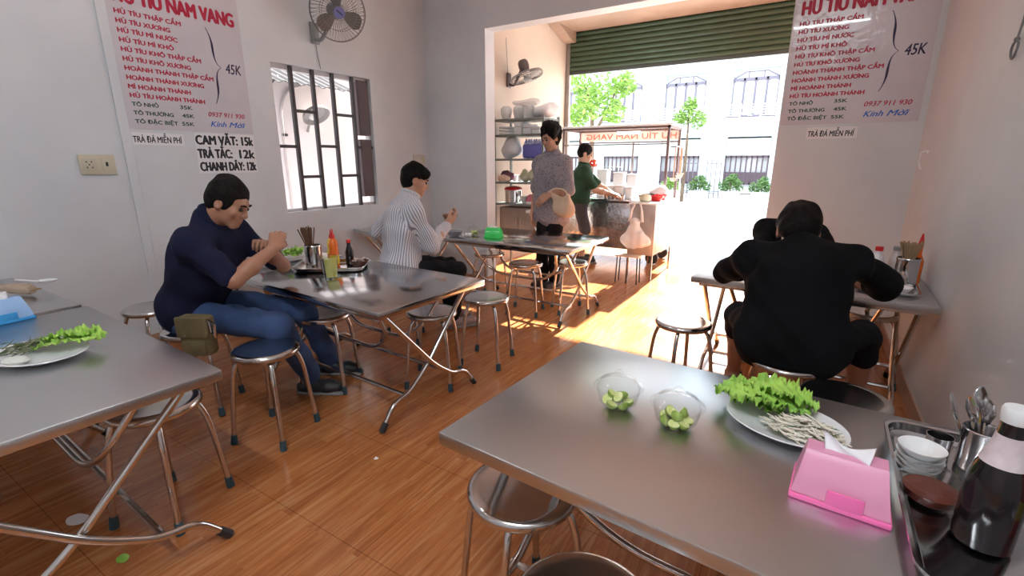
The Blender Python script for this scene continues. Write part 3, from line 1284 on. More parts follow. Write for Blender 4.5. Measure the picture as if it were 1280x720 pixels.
def blouse_cloth():
    m = principled('printed_blouse_cloth', (.3, .3, .35), .8)
    nt = m.node_tree
    L = nt.links.new
    b = nt.nodes['Principled BSDF']
    tc = nt.nodes.new('ShaderNodeTexCoord')
    vo = nt.nodes.new('ShaderNodeTexVoronoi')
    vo.inputs['Scale'].default_value = 70
    nz = nt.nodes.new('ShaderNodeTexNoise')
    nz.inputs['Scale'].default_value = 30
    nz.inputs['Detail'].default_value = 3
    mx = nt.nodes.new('ShaderNodeMath')
    mx.operation = 'ADD'
    rp = nt.nodes.new('ShaderNodeValToRGB')
    e = rp.color_ramp.elements
    e[0].position = .55
    e[0].color = (.13, .12, .15, 1)
    e[1].position = 1.0
    e[1].color = (.30, .28, .31, 1)
    k = rp.color_ramp.elements.new(.78)
    k.color = (.20, .165, .19, 1)
    L(tc.outputs['Object'], vo.inputs['Vector'])
    L(tc.outputs['Object'], nz.inputs['Vector'])
    L(vo.outputs['Distance'], mx.inputs[0])
    L(nz.outputs['Fac'], mx.inputs[1])
    L(mx.outputs['Value'], rp.inputs['Fac'])
    L(rp.outputs['Color'], b.inputs['Base Color'])
    return m


# ---- man in navy polo, bent over his bowl
person('person in navy polo and jeans eating, bent over near the iced tea glass',
       (-2.66, 1.13, 0), -60, dict(
           hipL=(-2.74, 1.25, .54), hipR=(-2.66, 1.09, .54), neck=(-2.455, 1.20, 1.02), head=(-2.365, 1.25, 1.100), F=(.74, .50, -.48), U=(.3, .25, .9),
           shL=(-2.57, 1.37, .935), shR=(-2.385, 1.055, .932), elR=(-2.245, 1.16, .752), wrR=(-2.235, 1.37, .875), elL=(-2.44, 1.53, .735), wrL=(-2.42, 1.42, .86),
           knR=(-2.17, 1.31, .49), anR=(-2.30, 1.53, .10), toeR=(-2.19, 1.59, .03), knL=(-2.33, 1.55, .49), anL=(-2.42, 1.76, .10), toeL=(-2.31, 1.82, .03)),
       M_skinA, M_navy, M_denim, M_shoe, short_hair, vox=.006, sleeve=.82, collar=M_navy, wrinkle=.0045,
       hands=dict(R=dict(d=(-.35, .45, .45), n=(-.6, .3, -.3), s=(-.2, .5, .6), curl=(1.1, 1.2, 1.3, 1.3), thumb=.9),
                  L=dict(d=(.45, -.30, .25), n=(.2, -.3, -.8), s=(.3, .6, .2), curl=(.8, .9, 1.0, 1.1), thumb=.8)))

# ---- man in striped shirt
person('person in grey striped long-sleeved shirt seen from behind, holding a bowl',
       (-2.47, 2.44, 0), -35, dict(
           hipL=(-2.55, 2.50, .54), hipR=(-2.40, 2.40, .54), neck=(-2.50, 2.62, 1.045), head=(-2.485, 2.675, 1.155), F=(.62, .70, -.30), U=(.1, .2, .95),
           shL=(-2.66, 2.70, .975), shR=(-2.36, 2.50, .975), elR=(-2.28, 2.60, .70), wrR=(-2.335, 2.84, .835), elL=(-2.90, 2.66, .755), wrL=(-2.80, 2.90, .715),
           knR=(-2.18, 2.74, .50), anR=(-2.30, 2.84, .10), toeR=(-2.22, 2.95, .03), knL=(-2.36, 2.88, .50), anL=(-2.46, 2.98, .10), toeL=(-2.38, 3.09, .03)),
       M_skinB, striped_cloth(), M_blacktrs, M_shoeb, thick_hair, vox=.007, sleeve=1.85, shirt_drop=.03, wrinkle=.006, stripes=True,
       collar=principled('grey_collar', (.55, .55, .58), .8),
       hands=dict(R=dict(d=(.05, .55, .25), n=(-.5, .2, .4), s=(.1, -.1, .9), curl=(.7, .8, .9, 1.0), thumb=.8),
                  L=dict(d=(.5, .5, -.05), n=(0, 0, -1), s=(.6, -.6, 0), curl=(.4, .4, .5, .6), thumb=.4)))

# ---- man in black with his back to us
person('person in black shirt and shorts seen from behind, head bowed over the right-hand table',
       (.0, 2.29, 0), 2, dict(
           hipL=(-.085, 2.31, .54), hipR=(.095, 2.31, .54), neck=(-.005, 2.46, .920), head=(-.025, 2.555, .968), F=(.0, .62, -.78), U=(0, .6, .8),
           shL=(-.185, 2.43, .865), shR=(.18, 2.43, .885), elL=(-.325, 2.66, .735), wrL=(-.17, 2.86, .705), elR=(.345, 2.64, .755), wrR=(.24, 2.86, .71),
           knL=(-.24, 2.70, .50), anL=(-.25, 2.90, .10), toeL=(-.26, 3.03, .03), knR=(.30, 2.66, .49), anR=(.34, 2.84, .10), toeR=(.37, 2.97, .03)),
       M_skinA, M_blacktee, M_blacktrs, M_shoe, thick_hair, vox=.0065, sleeve=1.30, leg_len=.62, build=1.06, shirt_drop=.03, wrinkle=.006, hs=1.06,
       hands=dict(L=dict(d=(.7, .5, -.02), n=(.2, -.1, -1), s=(-.4, .6, 0), curl=(.5, .6, .7, .8), thumb=.4),
                  R=dict(d=(-.7, .5, -.02), n=(-.2, -.1, -1), s=(.4, .6, 0), curl=(.5, .6, .7, .8), thumb=.4)))

# ---- the diner opposite him
person('person in black sitting across the right-hand table, mostly hidden behind the other diner',
       (-.08, 3.92, 0), 180, dict(
           hipL=(.0, 3.92, .54), hipR=(-.17, 3.92, .54), neck=(-.085, 3.76, .875), head=(-.055, 3.66, .910), F=(.05, -.75, -.65), U=(0, -.5, .85),
           shL=(.07, 3.80, .815), shR=(-.245, 3.80, .825), elL=(.16, 3.58, .73), wrL=(.08, 3.44, .70), elR=(-.235, 3.56, .72), wrR=(-.10, 3.42, .70),
           knL=(.08, 3.52, .50), anL=(.08, 3.50, .10), toeL=(.08, 3.37, .03), knR=(-.22, 3.52, .50), anR=(-.22, 3.50, .10), toeR=(-.22, 3.37, .03)),
       M_skinA, M_blacktee, M_blacktrs, M_shoe, short_hair, vox=.008, sleeve=1.35, wrinkle=.003,
       hands=dict(L=dict(d=(-.8, -.2, 0), n=(0, 0, -1), s=(0, -1, 0)), R=dict(d=(.8, -.2, 0), n=(0, 0, -1), s=(0, -1, 0))))

# ---- the standing woman
person('person with dark curly hair standing in a grey printed blouse and black trousers',
       (-2.24, 4.36, 0), 169, dict(
           hipL=(-2.15, 4.36, .86), hipR=(-2.31, 4.39, .86), neck=(-2.225, 4.375, 1.365), head=(-2.235, 4.345, 1.510), F=(-.42, -.85, -.30), U=(0, 0, 1),
           shL=(-2.065, 4.34, 1.29), shR=(-2.385, 4.40, 1.29), elL=(-2.005, 4.30, 1.01), wrL=(-2.14, 4.15, .985), elR=(-2.43, 4.42, 1.03), wrR=(-2.42, 4.33, .80),
           knL=(-2.16, 4.33, .46), anL=(-2.17, 4.37, .09), toeL=(-2.19, 4.25, .03), knR=(-2.31, 4.35, .46), anR=(-2.31, 4.39, .09), toeR=(-2.34, 4.27, .03)),
       M_skinB, blouse_cloth(), M_blacktrs, M_shoe, curly_hair, vox=.0075, sleeve=1.12, female=True, shirt_drop=.10, wrinkle=.006,
       hands=dict(L=dict(d=(-.6, -.25, -.45), n=(.1, .7, -.3), s=(-.2, -.2, .9), curl=(.45, .5, .55, .6), thumb=.4),
                  R=dict(d=(0, -.1, -1), n=(1, 0, 0), s=(0, -1, 0))))

# ---- the cook behind the cart
person('person in dark green polo and shorts cooking behind the food cart',
       (-2.50, 5.76, 0), -60, dict(
           hipL=(-2.58, 5.84, .80), hipR=(-2.50, 5.68, .80), neck=(-2.50, 5.79, 1.245), head=(-2.49, 5.81, 1.385), F=(.85, .40, -.28), U=(.1, .05, 1),
           shL=(-2.58, 5.95, 1.18), shR=(-2.42, 5.64, 1.18), elL=(-2.36, 6.02, .98), wrL=(-2.18, 5.98, .90), elR=(-2.29, 5.68, .95), wrR=(-2.12, 5.80, .90),
           knL=(-2.50, 5.88, .44), anL=(-2.53, 5.87, .09), toeL=(-2.42, 5.93, .03), knR=(-2.42, 5.72, .44), anR=(-2.45, 5.71, .09), toeR=(-2.34, 5.77, .03)),
       M_skinC, M_greentee, noisy('grey_shorts_cloth', (.05, .05, .06), (.08, .08, .09), 6, .85), M_shoe, short_hair, vox=.008, sleeve=.8, leg_len=.5, collar=M_greentee,
       hands=dict(L=dict(d=(.9, -.2, -.2), n=(0, 0, -1), s=(-.1, -1, 0)), R=dict(d=(.85, .4, -.2), n=(0, 0, -1), s=(-.2, 1, 0), curl=(.9, .9, 1, 1))))
# ================================================================== THINGS ON THE WALLS
M_sheet = noisy('poster_plastic', (0.62, 0.57, 0.62), (0.66, 0.61, 0.65), 3, 0.16, bump=.35, bump_scale=14, Coat_Weight=.3)
M_sheetL = noisy('poster_matte_plastic', (0.58, 0.545, 0.585), (0.62, 0.58, 0.62), 3, 0.42, bump=.1, bump_scale=14)
M_paper = principled('white_paper', (0.80, 0.79, 0.80), 0.4)

MENU = [('HỦ TÍU THẬP CẨM', .381, .694), ('HỦ TÍU XƯƠNG', .306, .639), ('HỦ TÍU MÌ NƯỚC', .343, .584), ('HỦ TÍU MÌ KHÔ', .311, .528),
        ('HỦ TÍU KHÔ THẬP CẨM', .478, .473), ('HỦ TÍU KHÔ XƯƠNG', .402, .417), ('HOÀNH THÁNH THẬP CẨM', .547, .362),
        ('HOÀNH THÁNH XƯƠNG', .472, .306), ('MÌ HOÀNH THÁNH', .375, .251), ('HỦ TÍU HOÀNH THÁNH', .462, .197)]


def menu_poster(label, sheet_mat, Mw):
    """menu on a plastic sheet; local u runs right, v up, from the lower left corner; v=0 is the lower edge"""
    o = MB()
    W, Hh = .84, 1.24
    o.box((W / 2, Hh / 2, .0015), (W, Hh, .003))
    p = o.build('menu_poster', sheet_mat, smooth=False)
    p.matrix_world = Mw
    tag(p, label, 'poster', 'menu posters')
    Z = Matrix.Translation((0, 0, .0032))
    lettering(p, M_redtext, [(t, .04, v, wd, .028, .0, .055) for t, wd, v in MENU], Z)
    lettering(p, M_redtext, [('HỦ TÍU NAM VANG', .045, .765, .75, .094, 0, .05)], Z)
    lettering(p, M_redtext, [('0937 911 930', .515, .112, .270, .034, .2, .024)], Z)
    lettering(p, M_greentext, [('TÔ NHỎ', .042, .144, .153, .025, 0, .045), ('35K', .330, .148, .080, .025, 0, .045),
                               ('TÔ THƯỜNG', .042, .090, .236, .025, 0, .045), ('45K', .334, .092, .080, .025, 0, .045),
                               ('TÔ ĐẶC BIỆT', .042, .036, .256, .025, 0, .045), ('55K', .326, .037, .080, .025, 0, .045)], Z)
    lettering(p, M_bluetext, [('Kính', .520, .042, .115, .040, .35, .024), ('Mời', .655, .042, .125, .040, .35, .024)], Z)
    lettering(p, M_purple, [('45K', .690, .430, .115, .072, .16, .014)], Z)
    # the brace that gathers the ten dishes under one price
    pts = []
    for k in range(41):
        t = k / 40
        v = .206 + t * .515
        s = (t - .5) * 2
        a = abs(s)
        x = .655 - .042 * (1 - math.exp(-a * 9)) - .030 * max(0, (a - .55) / .45) ** 2
        wv = .004 + .011 * math.exp(-((a - .5) / .28) ** 2)
        pts.append((x, v, wv))
    poly = [(x - wv * .5, v) for x, v, wv in pts] + [(x + wv * .5, v) for x, v, wv in pts[::-1]]
    MB().prism(poly, .0012, Matrix.Translation((0, 0, .0032))).build('brace_mark', M_purple, p, smooth=False)
    return p


def wall_m_left(y, z):     # u -> +y, v -> +z, outwards -> +x
    return Matrix(((0, 0, 1, XL + .0005), (1, 0, 0, y), (0, 1, 0, z), (0, 0, 0, 1)))


def wall_m_back(x, z):     # u -> +x, v -> +z, outwards -> -y
    return Matrix(((1, 0, 0, x), (0, 0, -1, YB - .0005), (0, 1, 0, z), (0, 0, 0, 1)))


menu_poster('noodle menu poster with red dish list on the left wall, next to the window', M_sheetL, wall_m_left(1.481, 1.502))
menu_poster('noodle menu poster with glaring upper corner on the back wall at right', M_sheet, wall_m_back(-.275, 1.562))


def small_sign(label, Mw, W, Hh, lines, name='price_sign'):
    p = MB().box((W / 2, Hh / 2, .001), (W, Hh, .002)).build(name, M_paper, smooth=False)
    p.matrix_world = Mw
    tag(p, label, 'sign')
    lettering(p, M_inktext, lines, Matrix.Translation((0, 0, .0021)))
    return p


small_sign('small white strip reading TRÀ ĐÁ MIỄN PHÍ under the poster on the left wall', wall_m_left(1.485, 1.400), .315, .078, [('TRÀ ĐÁ MIỄN PHÍ', .006, .016, .295, .042, .05, .02)], 'paper_sign')
small_sign('small white strip reading TRÀ ĐÁ MIỄN PHÍ under the poster at right', wall_m_back(-.09, 1.458), .32, .082, [('TRÀ ĐÁ MIỄN PHÍ', .010, .016, .290, .042, .12, .02)], 'paper_sign')
small_sign('white price sign reading CAM VẮT: 15k, uppermost of the drink prices', wall_m_left(1.872, 1.398), .445, .097, [('CAM VẮT: 15k', .008, .016, .425, .066, .0, .05)])
small_sign('white price sign reading TRÀ TẮC: 12k, middle of the drink prices', wall_m_left(1.872, 1.303), .445, .093, [('TRÀ TẮC:', .009, .014, .245, .066, .0, .05), ('12k', .315, .014, .118, .066, 0, .05)])
small_sign('white price sign reading CHANH DÂY: 12k, lowest of the drink prices', wall_m_left(1.872, 1.206), .445, .095, [('CHANH DÂY: 12k', .012, .018, .422, .066, .0, .05)])

# ---- wall sockets
M_plate = principled('cream_socket_plate', (0.62, 0.56, 0.42), 0.4)
t = thing('wall_socket', 'cream double socket and switch plate on the left wall', 'socket', (XL, 1.272, 1.272), 0)
MB().box((.006, 0, 0), (.012, .185, .122), bevel=.004).build('plate', M_plate, t)
MB().box((.013, -.045, 0), (.004, .075, .075), bevel=.001).build('socket_face', principled('ivory_socket', (.58, .52, .40), .45), t)
sl = MB()
for (a, b) in ((-.058, .017), (-.032, .017), (-.058, -.017), (-.032, -.017), (-.045, .0)):
    sl.box((.0153, a, b), (.001, .006, .009))
sl.build('pin_holes', M_black, t, smooth=False)
MB().box((.013, .045, .0), (.004, .05, .075), bevel=.001).build('switch_face', M_plate, t)
MB().box((.016, .045, .003), (.004, .012, .026), bevel=.001).build('rocker', M_black, t)
t = thing('wall_switch', 'pale switch plate on the left wall beside the room corner', 'switch', (XL, 4.24, 1.312), 0)
MB().box((.006, 0, 0), (.012, .19, .115), bevel=.004).build('plate', noisy('pale_plate', (.60, .55, .50), (.64, .6, .55), 4, .5), t)
MB().box((.013, .05, 0), (.004, .045, .07), bevel=.001).build('rocker', M_plate, t)

# ---- a small hook and a loop of cord on the right wall
t = thing('wall_hook', 'small white curved hook on the right wall below the poster', 'hook', (XR, 4.08, 1.30), 0)
MB().box((-.004, 0, .05), (.008, .02, .02), bevel=.002).build('plate', M_white, t)
MB().tube(fillet([(-.006, 0, .055), (-.035, 0, .05), (-.040, -.02, -.02), (-.025, -.04, -.06), (-.012, -.035, -.05)], .03, 5), .005, 8).build('hook_arm', M_white, t)
t = thing('cord_loop', 'grey loop hanging on a cord at the upper right edge of the photo', 'loop', (XR, 2.715, 1.705), 0)
lp = [(-.012, .036 * math.cos(a) * (1 + .25 * math.sin(a)), .032 * math.sin(a)) for a in [k * 2 * PI / 24 for k in range(24)]]
MB().tube(lp, .0042, 6, closed=True).build('loop_ring', principled('grey_plastic', (.16, .16, .18), .5), t)
MB().tube([(-.012, -.006, .032), (-.010, -.02, .10), (-.008, -.035, .32)], .004, 6).build('cord', principled('grey_cord', (.2, .2, .2), .6), t)
MB().ball((-.012, -.006, .036), .010, 2).build('knot', principled('grey_cord', (.2, .2, .2), .6), t)

# ---- wall fans
M_fangrey = principled('grey_fan_plastic', (.26, .26, .255), .4)
M_fanwire = principled('grey_fan_wire', (.24, .23, .23), .4, .4)
M_fanblade = film('smoked_fan_blade', (.20, .19, .18), .78, .25)
M_fanhub = principled('violet_fan_badge', (.20, .21, .46), .35)


def wall_fan(label, wall, centre, facing, r, blade_mat, hub_mat, cord_to, wire=.0016, spin=0.0, base=None, bracket_mat=None):
    bracket_mat = bracket_mat or M_fangrey
    t = thing('wall_fan', label, 'fan', (0, 0, 0), 0)
    C = Vector(centre)
    f = Vector(facing).normalized()
    q = f.to_track_quat('Z', 'Y').to_matrix().to_4x4()
    M = Matrix.Translation(C) @ q
    Wp = Vector(base)

    def T(x, y, z):
        return M @ Vector((x, y, z))
    b = MB()
    b.box(Wp + Vector((.012, 0, 0)), (.024, .085, .17), bevel=.01)
    b.build('base_plate', bracket_mat, t)
    MB().tube(fillet([Wp + Vector((.02, 0, -.05)), Wp + Vector((.09, 0, -.07)), T(0, -.0, -.17) + Vector((0, 0, -.05)), T(0, 0, -.14)], .04, 5), .017, 10).build('arm', bracket_mat, t)
    MB().lathe([(0, -.20), (.045, -.195), (.062, -.17), (.066, -.12), (.055, -.075), (.03, -.06), (0, -.06)], 20, mat=M).build('motor_housing', bracket_mat, t)
    for nm, zc, dz in (('rear_guard', -.045, -1), ('front_guard', .045, 1)):
        g = MB()
        for rr, zz in ((r, 0), (r * .985, zc * .45), (r * .62, zc), (r * .25, zc * 1.12)):
            g.tube([T(rr * math.cos(a), rr * math.sin(a), zz) for a in [k * 2 * PI / 40 for k in range(40)]], wire * (2.6 if rr == r else 1.3), 5, closed=True)
        for k in range(44):
            a = 2 * PI * k / 44
            g.tube([T(r * .25 * math.cos(a - .25), r * .25 * math.sin(a - .25), zc * 1.12), T(r * .62 * math.cos(a - .1), r * .62 * math.sin(a - .1), zc), T(r * .93 * math.cos(a), r * .93 * math.sin(a), zc * .7), T(r * math.cos(a), r * math.sin(a), 0)], wire, 4)
        g.build(nm, M_fanwire, t)
    for k in range(3):
        a0 = spin + k * 2 * PI / 3

        def bl(u, v):
            rr = r * (.16 + .74 * u)
            wd = 1.0 * (.55 + .45 * math.sin(u * PI * .8 + .5)) * (1 - .35 * max(0, (u - .8) / .2) ** 2)
            a = a0 + (v - .5) * wd * .95
            return T(rr * math.cos(a), rr * math.sin(a), (v - .5) * -.035 * (1.2 - .5 * u))
        MB().grid(bl, 10, 8, .002).build('blade', blade_mat, t)
    MB().lathe([(0, .050), (r * .18, .050), (r * .215, .044), (r * .22, .03), (r * .2, -.02), (0, -.02)], 24, mat=M).build('hub', M_fangrey, t)
    MB().lathe([(0, .0535), (r * .20, .0525), (r * .205, .050), (0, .050)], 24, mat=M).build('badge', hub_mat, t)
    MB().box((0, 0, 0), (r * .26, r * .035, .002), mat=M @ Matrix.Translation((0, 0, .054)) @ Matrix.Rotation(-.6, 4, 'Z')).build('badge_mark', M_inktext, t, smooth=False)
    MB().tube(cord_to, .0028, 5).build('power_cord', M_fangrey, t)
    return t


wall_fan('grey wall fan with violet hub above the barred window', 'left', (-3.57, 3.015, 2.50), (.80, -.42, -.30), .225, M_fanblade, M_fanhub,
         [(XL + .006, 2.99, 2.30), (XL + .006, 3.0, 2.20), (XL + .006, 3.02, 2.085)], spin=-.35, base=(XL, 2.985, 2.37))
wall_fan('small wall fan tilted downwards on the cream wall of the front bay', 'front', (-3.13, 5.42, 2.29), (.30, .10, -.95), .20, film('pale_fan_blade', (.42, .38, .33), .9, .4), M_fangrey,
         [(XP + .006, 5.40, 2.36), (XP + .006, 5.39, 2.5), (XP + .006, 5.36, 2.74)], spin=1.2, base=(XP, 5.42, 2.27), bracket_mat=principled('dark_fan_bracket', (.10, .07, .07), .5))
# ================================================================== THINGS ON THE TABLES
M_glassclear = clear('clear_glass', (.982, .986, .984))
M_lime = noisy('lime_flesh', (.62, .70, .20), (.80, .82, .42), 30, .35)
M_limeskin = principled('lime_skin', (.30, .44, .07), .4)
M_lett = noisy('lettuce_green', (.18, .40, .04), (.42, .66, .12), 14, .5, bump=.25, bump_scale=50, Subsurface_Weight=.1, Subsurface_Radius=(.004, .006, .001))
M_sprout = principled('bean_sprout', (.80, .74, .62), .45)
M_herb = principled('dark_herb', (.07, .13, .03), .5)
M_plateW = principled('white_plate', (.78, .78, .79), .2)


def lidded_bowl(label, x, y, s, nl, wh):
    t = thing('lidded_glass_bowl', label, 'bowl', (x, y, TZ), 0)
    MB().lathe([(0, .000), (.030 * s, .0), (.034 * s, .003), (.050 * s, .020), (.056 * s, .045), (.058 * s, .058), (.0555 * s, .058), (.0535 * s, .045), (.047 * s, .021), (.030 * s, .006), (0, .005)], 32).build('bowl', M_glassclear, t)
    ld = MB().lathe([(.066 * s, .060), (.067 * s, .0625), (.058 * s, .066), (.048 * s, .080), (.028 * s, .090), (.008 * s, .093), (.0, .0935), (.0, .0905), (.026 * s, .0875), (.046 * s, .0775), (.056 * s, .063), (.066 * s, .060)], 32, caps=False).build('lid', M_glassclear, t)
    MB().lathe([(0, .092), (.006, .0925), (.006, .097), (.011, .101), (.011, .106), (.006, .110), (0, .1105)], 16).build('knob', M_glassclear, ld)
    r = random.Random(nl)
    spots = []
    for k in range(nl):
        n1 = (nl * 2 + 1) // 3
        a = k * 2 * PI / (n1 if k < n1 else nl - n1) + (.3 if k < n1 else .9)
        rr = .027 * s if k < n1 else .014 * s
        z = .021 if k < n1 else .038
        h = lime_half('halved green kumquat inside the %s lidded glass bowl' % wh, (x + rr * math.cos(a), y + rr * math.sin(a), TZ + z), .0155, (r.uniform(-.9, .9), r.uniform(-.9, .9), r.uniform(0, 3)), 'kumquat halves in the %s glass bowl' % wh)
    return t


def lime_half(label, p, r, rot, group):
    m = Matrix.Translation(p) @ Matrix.Rotation(rot[2], 4, 'Z') @ Matrix.Rotation(rot[0], 4, 'X') @ Matrix.Rotation(rot[1], 4, 'Y')
    t = thing('kumquat_half', label, 'kumquat', (0, 0, 0), 0, group)
    t.matrix_world = m
    MB().lathe([(0, -r), (r * .5, -r * .87), (r * .87, -r * .5), (r, 0), (r * .97, .0012)], 16).build('peel', M_limeskin, t)
    MB().lathe([(r * .93, .0012), (r * .6, .0025), (0, .0020)], 16).build('flesh', M_lime, t)
    return t


lidded_bowl('lidded glass bowl of cut kumquats on the near table, left of the pair', -.370, 1.145, 1.0, 9, 'left')
lidded_bowl('lidded glass bowl of cut kumquats on the near table, nearer the lettuce plate', -.212, 1.128, 1.0, 10, 'right')


def oval_plate(name, label, x, y, z, sx, sy, rz, cat='plate'):
    o = MB().lathe([(0, .004), (.055, .004), (.075, .008), (.108, .020), (.122, .024), (.1235, .0215), (.105, .012), (.078, .001), (.06, .0), (0, .0)], 48, sx=sx, sy=sy).build(name, M_plateW)
    o.location = (x, y, z)
    o.rotation_euler = (0, 0, rz)
    return tag(o, label, cat)


def lettuce_leaf(label, loc, rz, L, W, curl, seed, group, tilt=0.0, mat=None):
    r = random.Random(seed)
    ph = [r.uniform(0, 6.28) for _ in range(4)]

    def fn(u, v):
        t = (v - .5) * 2
        wd = W * (.30 + .70 * math.sin(min(1, u * 1.1) * PI * .62)) * (1 - .25 * max(0, (u - .82) / .18) ** 2)
        edge = abs(t) ** 2.2
        ruf = edge * (.006 * math.sin(u * 19 + ph[0] + t) + .0055 * math.sin(u * 43 + ph[1]) + .005 * math.sin(u * 80 + ph[2] + 3 * t))
        end = max(0, (u - .72) / .28) ** 2
        ruf += end * (.008 * math.sin(t * 9 + ph[3]) + .006 * math.sin(t * 21 + ph[1])) + .003 * math.sin(u * 30 + t * 12 + ph[0])
        z = curl * (t * t) * W * .30 + .020 * math.sin(u * PI * .9) + ruf + .010 * u * u
        return Vector((u * L, t * wd * .5 + .004 * math.sin(u * 25 + ph[2]) * t, max(z, -.001)))
    o = MB().grid(fn, 90, 34, .0006).build('lettuce_leaf', mat or M_lett, angle=None)
    o.location = loc
    o.rotation_euler = (r.uniform(-.05, .1), -tilt, rz)
    return tag(o, label, 'lettuce', group)


oval_plate('oval_plate', 'white oval plate with lettuce and bean sprouts on the near table', .022, 1.262, TZ, 1.12, .90, math.radians(-18))
for k, (dx, dy, a, L, W) in enumerate(((.03, .035, 2.85, .17, .13), (.06, .055, 2.5, .155, .12), (.085, .03, 2.95, .15, .11), (.03, .02, 3.35, .13, .10), (.10, .045, .25 + 2.6, .13, .10))):
    lettuce_leaf('ruffled green lettuce leaf heaped on the white plate beside the bean sprouts', (-.012 + dx, 1.268 + dy, TZ + .014 + .008 * k), a, L, W, .25, 20 + k, 'lettuce leaves on the near plate', .03)
r = random.Random(11)
sp = MB()
for k in range(230):
    a = r.uniform(0, 2 * PI)
    rr = .062 * math.sqrt(r.random())
    cx, cy = .062 + rr * math.cos(a) * 1.15, 1.222 + rr * math.sin(a) * .72
    th = r.gauss(-.5, .55)
    L = r.uniform(.03, .06)
    z = .020 + r.random() * .052 * (1 - rr / .075)
    d = Vector((math.cos(th), math.sin(th), r.uniform(-.25, .25)))
    n_ = Vector((-d.y, d.x, 0)) * r.uniform(-.012, .012)
    p = Vector((cx, cy, TZ + z))
    sp.tube([p - d * L * .5, p + n_, p + d * L * .5], [.0014, .0022, .0017], 5)
o = sp.build('bean_sprouts', M_sprout)
o['kind'] = 'stuff'
tag(o, 'heap of pale bean sprouts on the white plate in front of the lettuce', 'bean sprouts')
hb = MB()
for k in range(45):
    a = r.uniform(0, 2 * PI)
    rr = .06 * math.sqrt(r.random())
    p = Vector((.064 + rr * math.cos(a) * 1.15, 1.226 + rr * math.sin(a) * .72, TZ + .022 + r.random() * .022))
    th = r.gauss(-.5, .7)
    d = Vector((math.cos(th), math.sin(th), r.uniform(-.2, .3)))
    hb.tube([p - d * .022, p, p + d * .022], [.0006, .0018, .0006], 4)
o = hb.build('chopped_chives', M_herb)
o['kind'] = 'stuff'
tag(o, 'dark green chopped chives mixed among the bean sprouts', 'herbs')


# ---- plastic tissue boxes with a tissue pulled through the top
def tissue_box(label, loc, rz, L, W, Hh, col, alpha, base_col, tissue=True, seed=1):
    nm = 'translucent_%02d' % int(col[0] * 90 + col[2] * 9)
    m = film(nm, col, alpha, .3)
    mb = principled(nm + '_base', base_col, .3)
    t = thing('tissue_box', label, 'tissue box', loc, rz)
    b = MB()
    b.box((0, 0, .006), (L, W, .012), bevel=.004)
    b.build('base_tray', mb, t)
    MB().box((0, 0, .036), (L * .80, W * .70, .044), bevel=.004).build('tissue_stack', principled('folded_tissue', (.80, .78, .79), .9), t)
    # cover: slopes inwards from the base, gables up to a ridge
    c = MB()
    w1, w2 = W / 2 - .003, W / 2 - .018
    sec = [(-w1, .012), (-w1 + .003, .022), (-w1 + .010, Hh * .55), (-w1 * .42, Hh * .97), (-w1 * .36, Hh), (w1 * .36, Hh), (w1 * .42, Hh * .97), (w1 - .010, Hh * .55), (w1 - .003, .022), (w1, .012)]

    def fn(u, v):
        k = v * (len(sec) - 1)
        i = min(int(k), len(sec) - 2)
        f = k - i
        y = sec[i][0] * (1 - f) + sec[i + 1][0] * f
        z = sec[i][1] * (1 - f) + sec[i + 1][1] * f
        e = abs(u - .5) * 2
        return Vector(((u - .5) * (L - .006) * (1 - .20 * max(0, z / Hh - .12)), y * (1 - .03 * e), z))
    c.grid(fn, 8, 18, 0)
    for u in (0, 1):
        vs = [c.bm.verts.new(fn(u, k / 18)) for k in range(19)]
        c.bm.faces.new(vs)
    bmesh.ops.remove_doubles(c.bm, verts=c.bm.verts[:], dist=.0003)
    cv = c.build('cover', m, t, angle=30)
    so = cv.modifiers.new('thick', 'SOLIDIFY')
    so.thickness = .0015
    so.offset = -1
    # moulded clasp on the long side
    MB().box((L * .05, -w1 - .0005, .026), (L * .36, .004, .030), bevel=.0015).build('clasp', mb, t)
    if tissue:
        r2 = random.Random(seed)
        ph = r2.uniform(0, 6)

        def tf(u, v):
            x = (u - .5) * L * (.42 + .12 * v)
            return Vector((x, .004 * math.sin(u * 9 + ph) + v * .028 - .012 + .010 * math.sin(v * 3 + u * 4), Hh - .004 + .030 * math.sin(v * 1.5) * (.7 + .3 * math.sin(u * 5 + ph))))
        MB().grid(tf, 18, 10, .0006).build('pulled_tissue', principled('white_tissue', (.84, .83, .85), .9), t, angle=None)
    return t


tissue_box('pink translucent plastic tissue box on the near table beside the sauce tray', (.128, 1.035, TZ), math.radians(-4), .165, .125, .095, (1.0, .44, .64), .62, (.96, .18, .45), seed=3)
tissue_box('blue translucent plastic tissue box at left edge of the photo', (-2.80, .475, TZ), math.radians(95), .20, .13, .095, (.40, .62, .95), .80, (.05, .35, .75), seed=5)
tissue_box('bright green plastic tissue box on the table before the standing woman', (-2.33, 3.47, TZ), math.radians(20), .155, .125, .085, (.05, .78, .16), .93, (.04, .70, .12), seed=8)


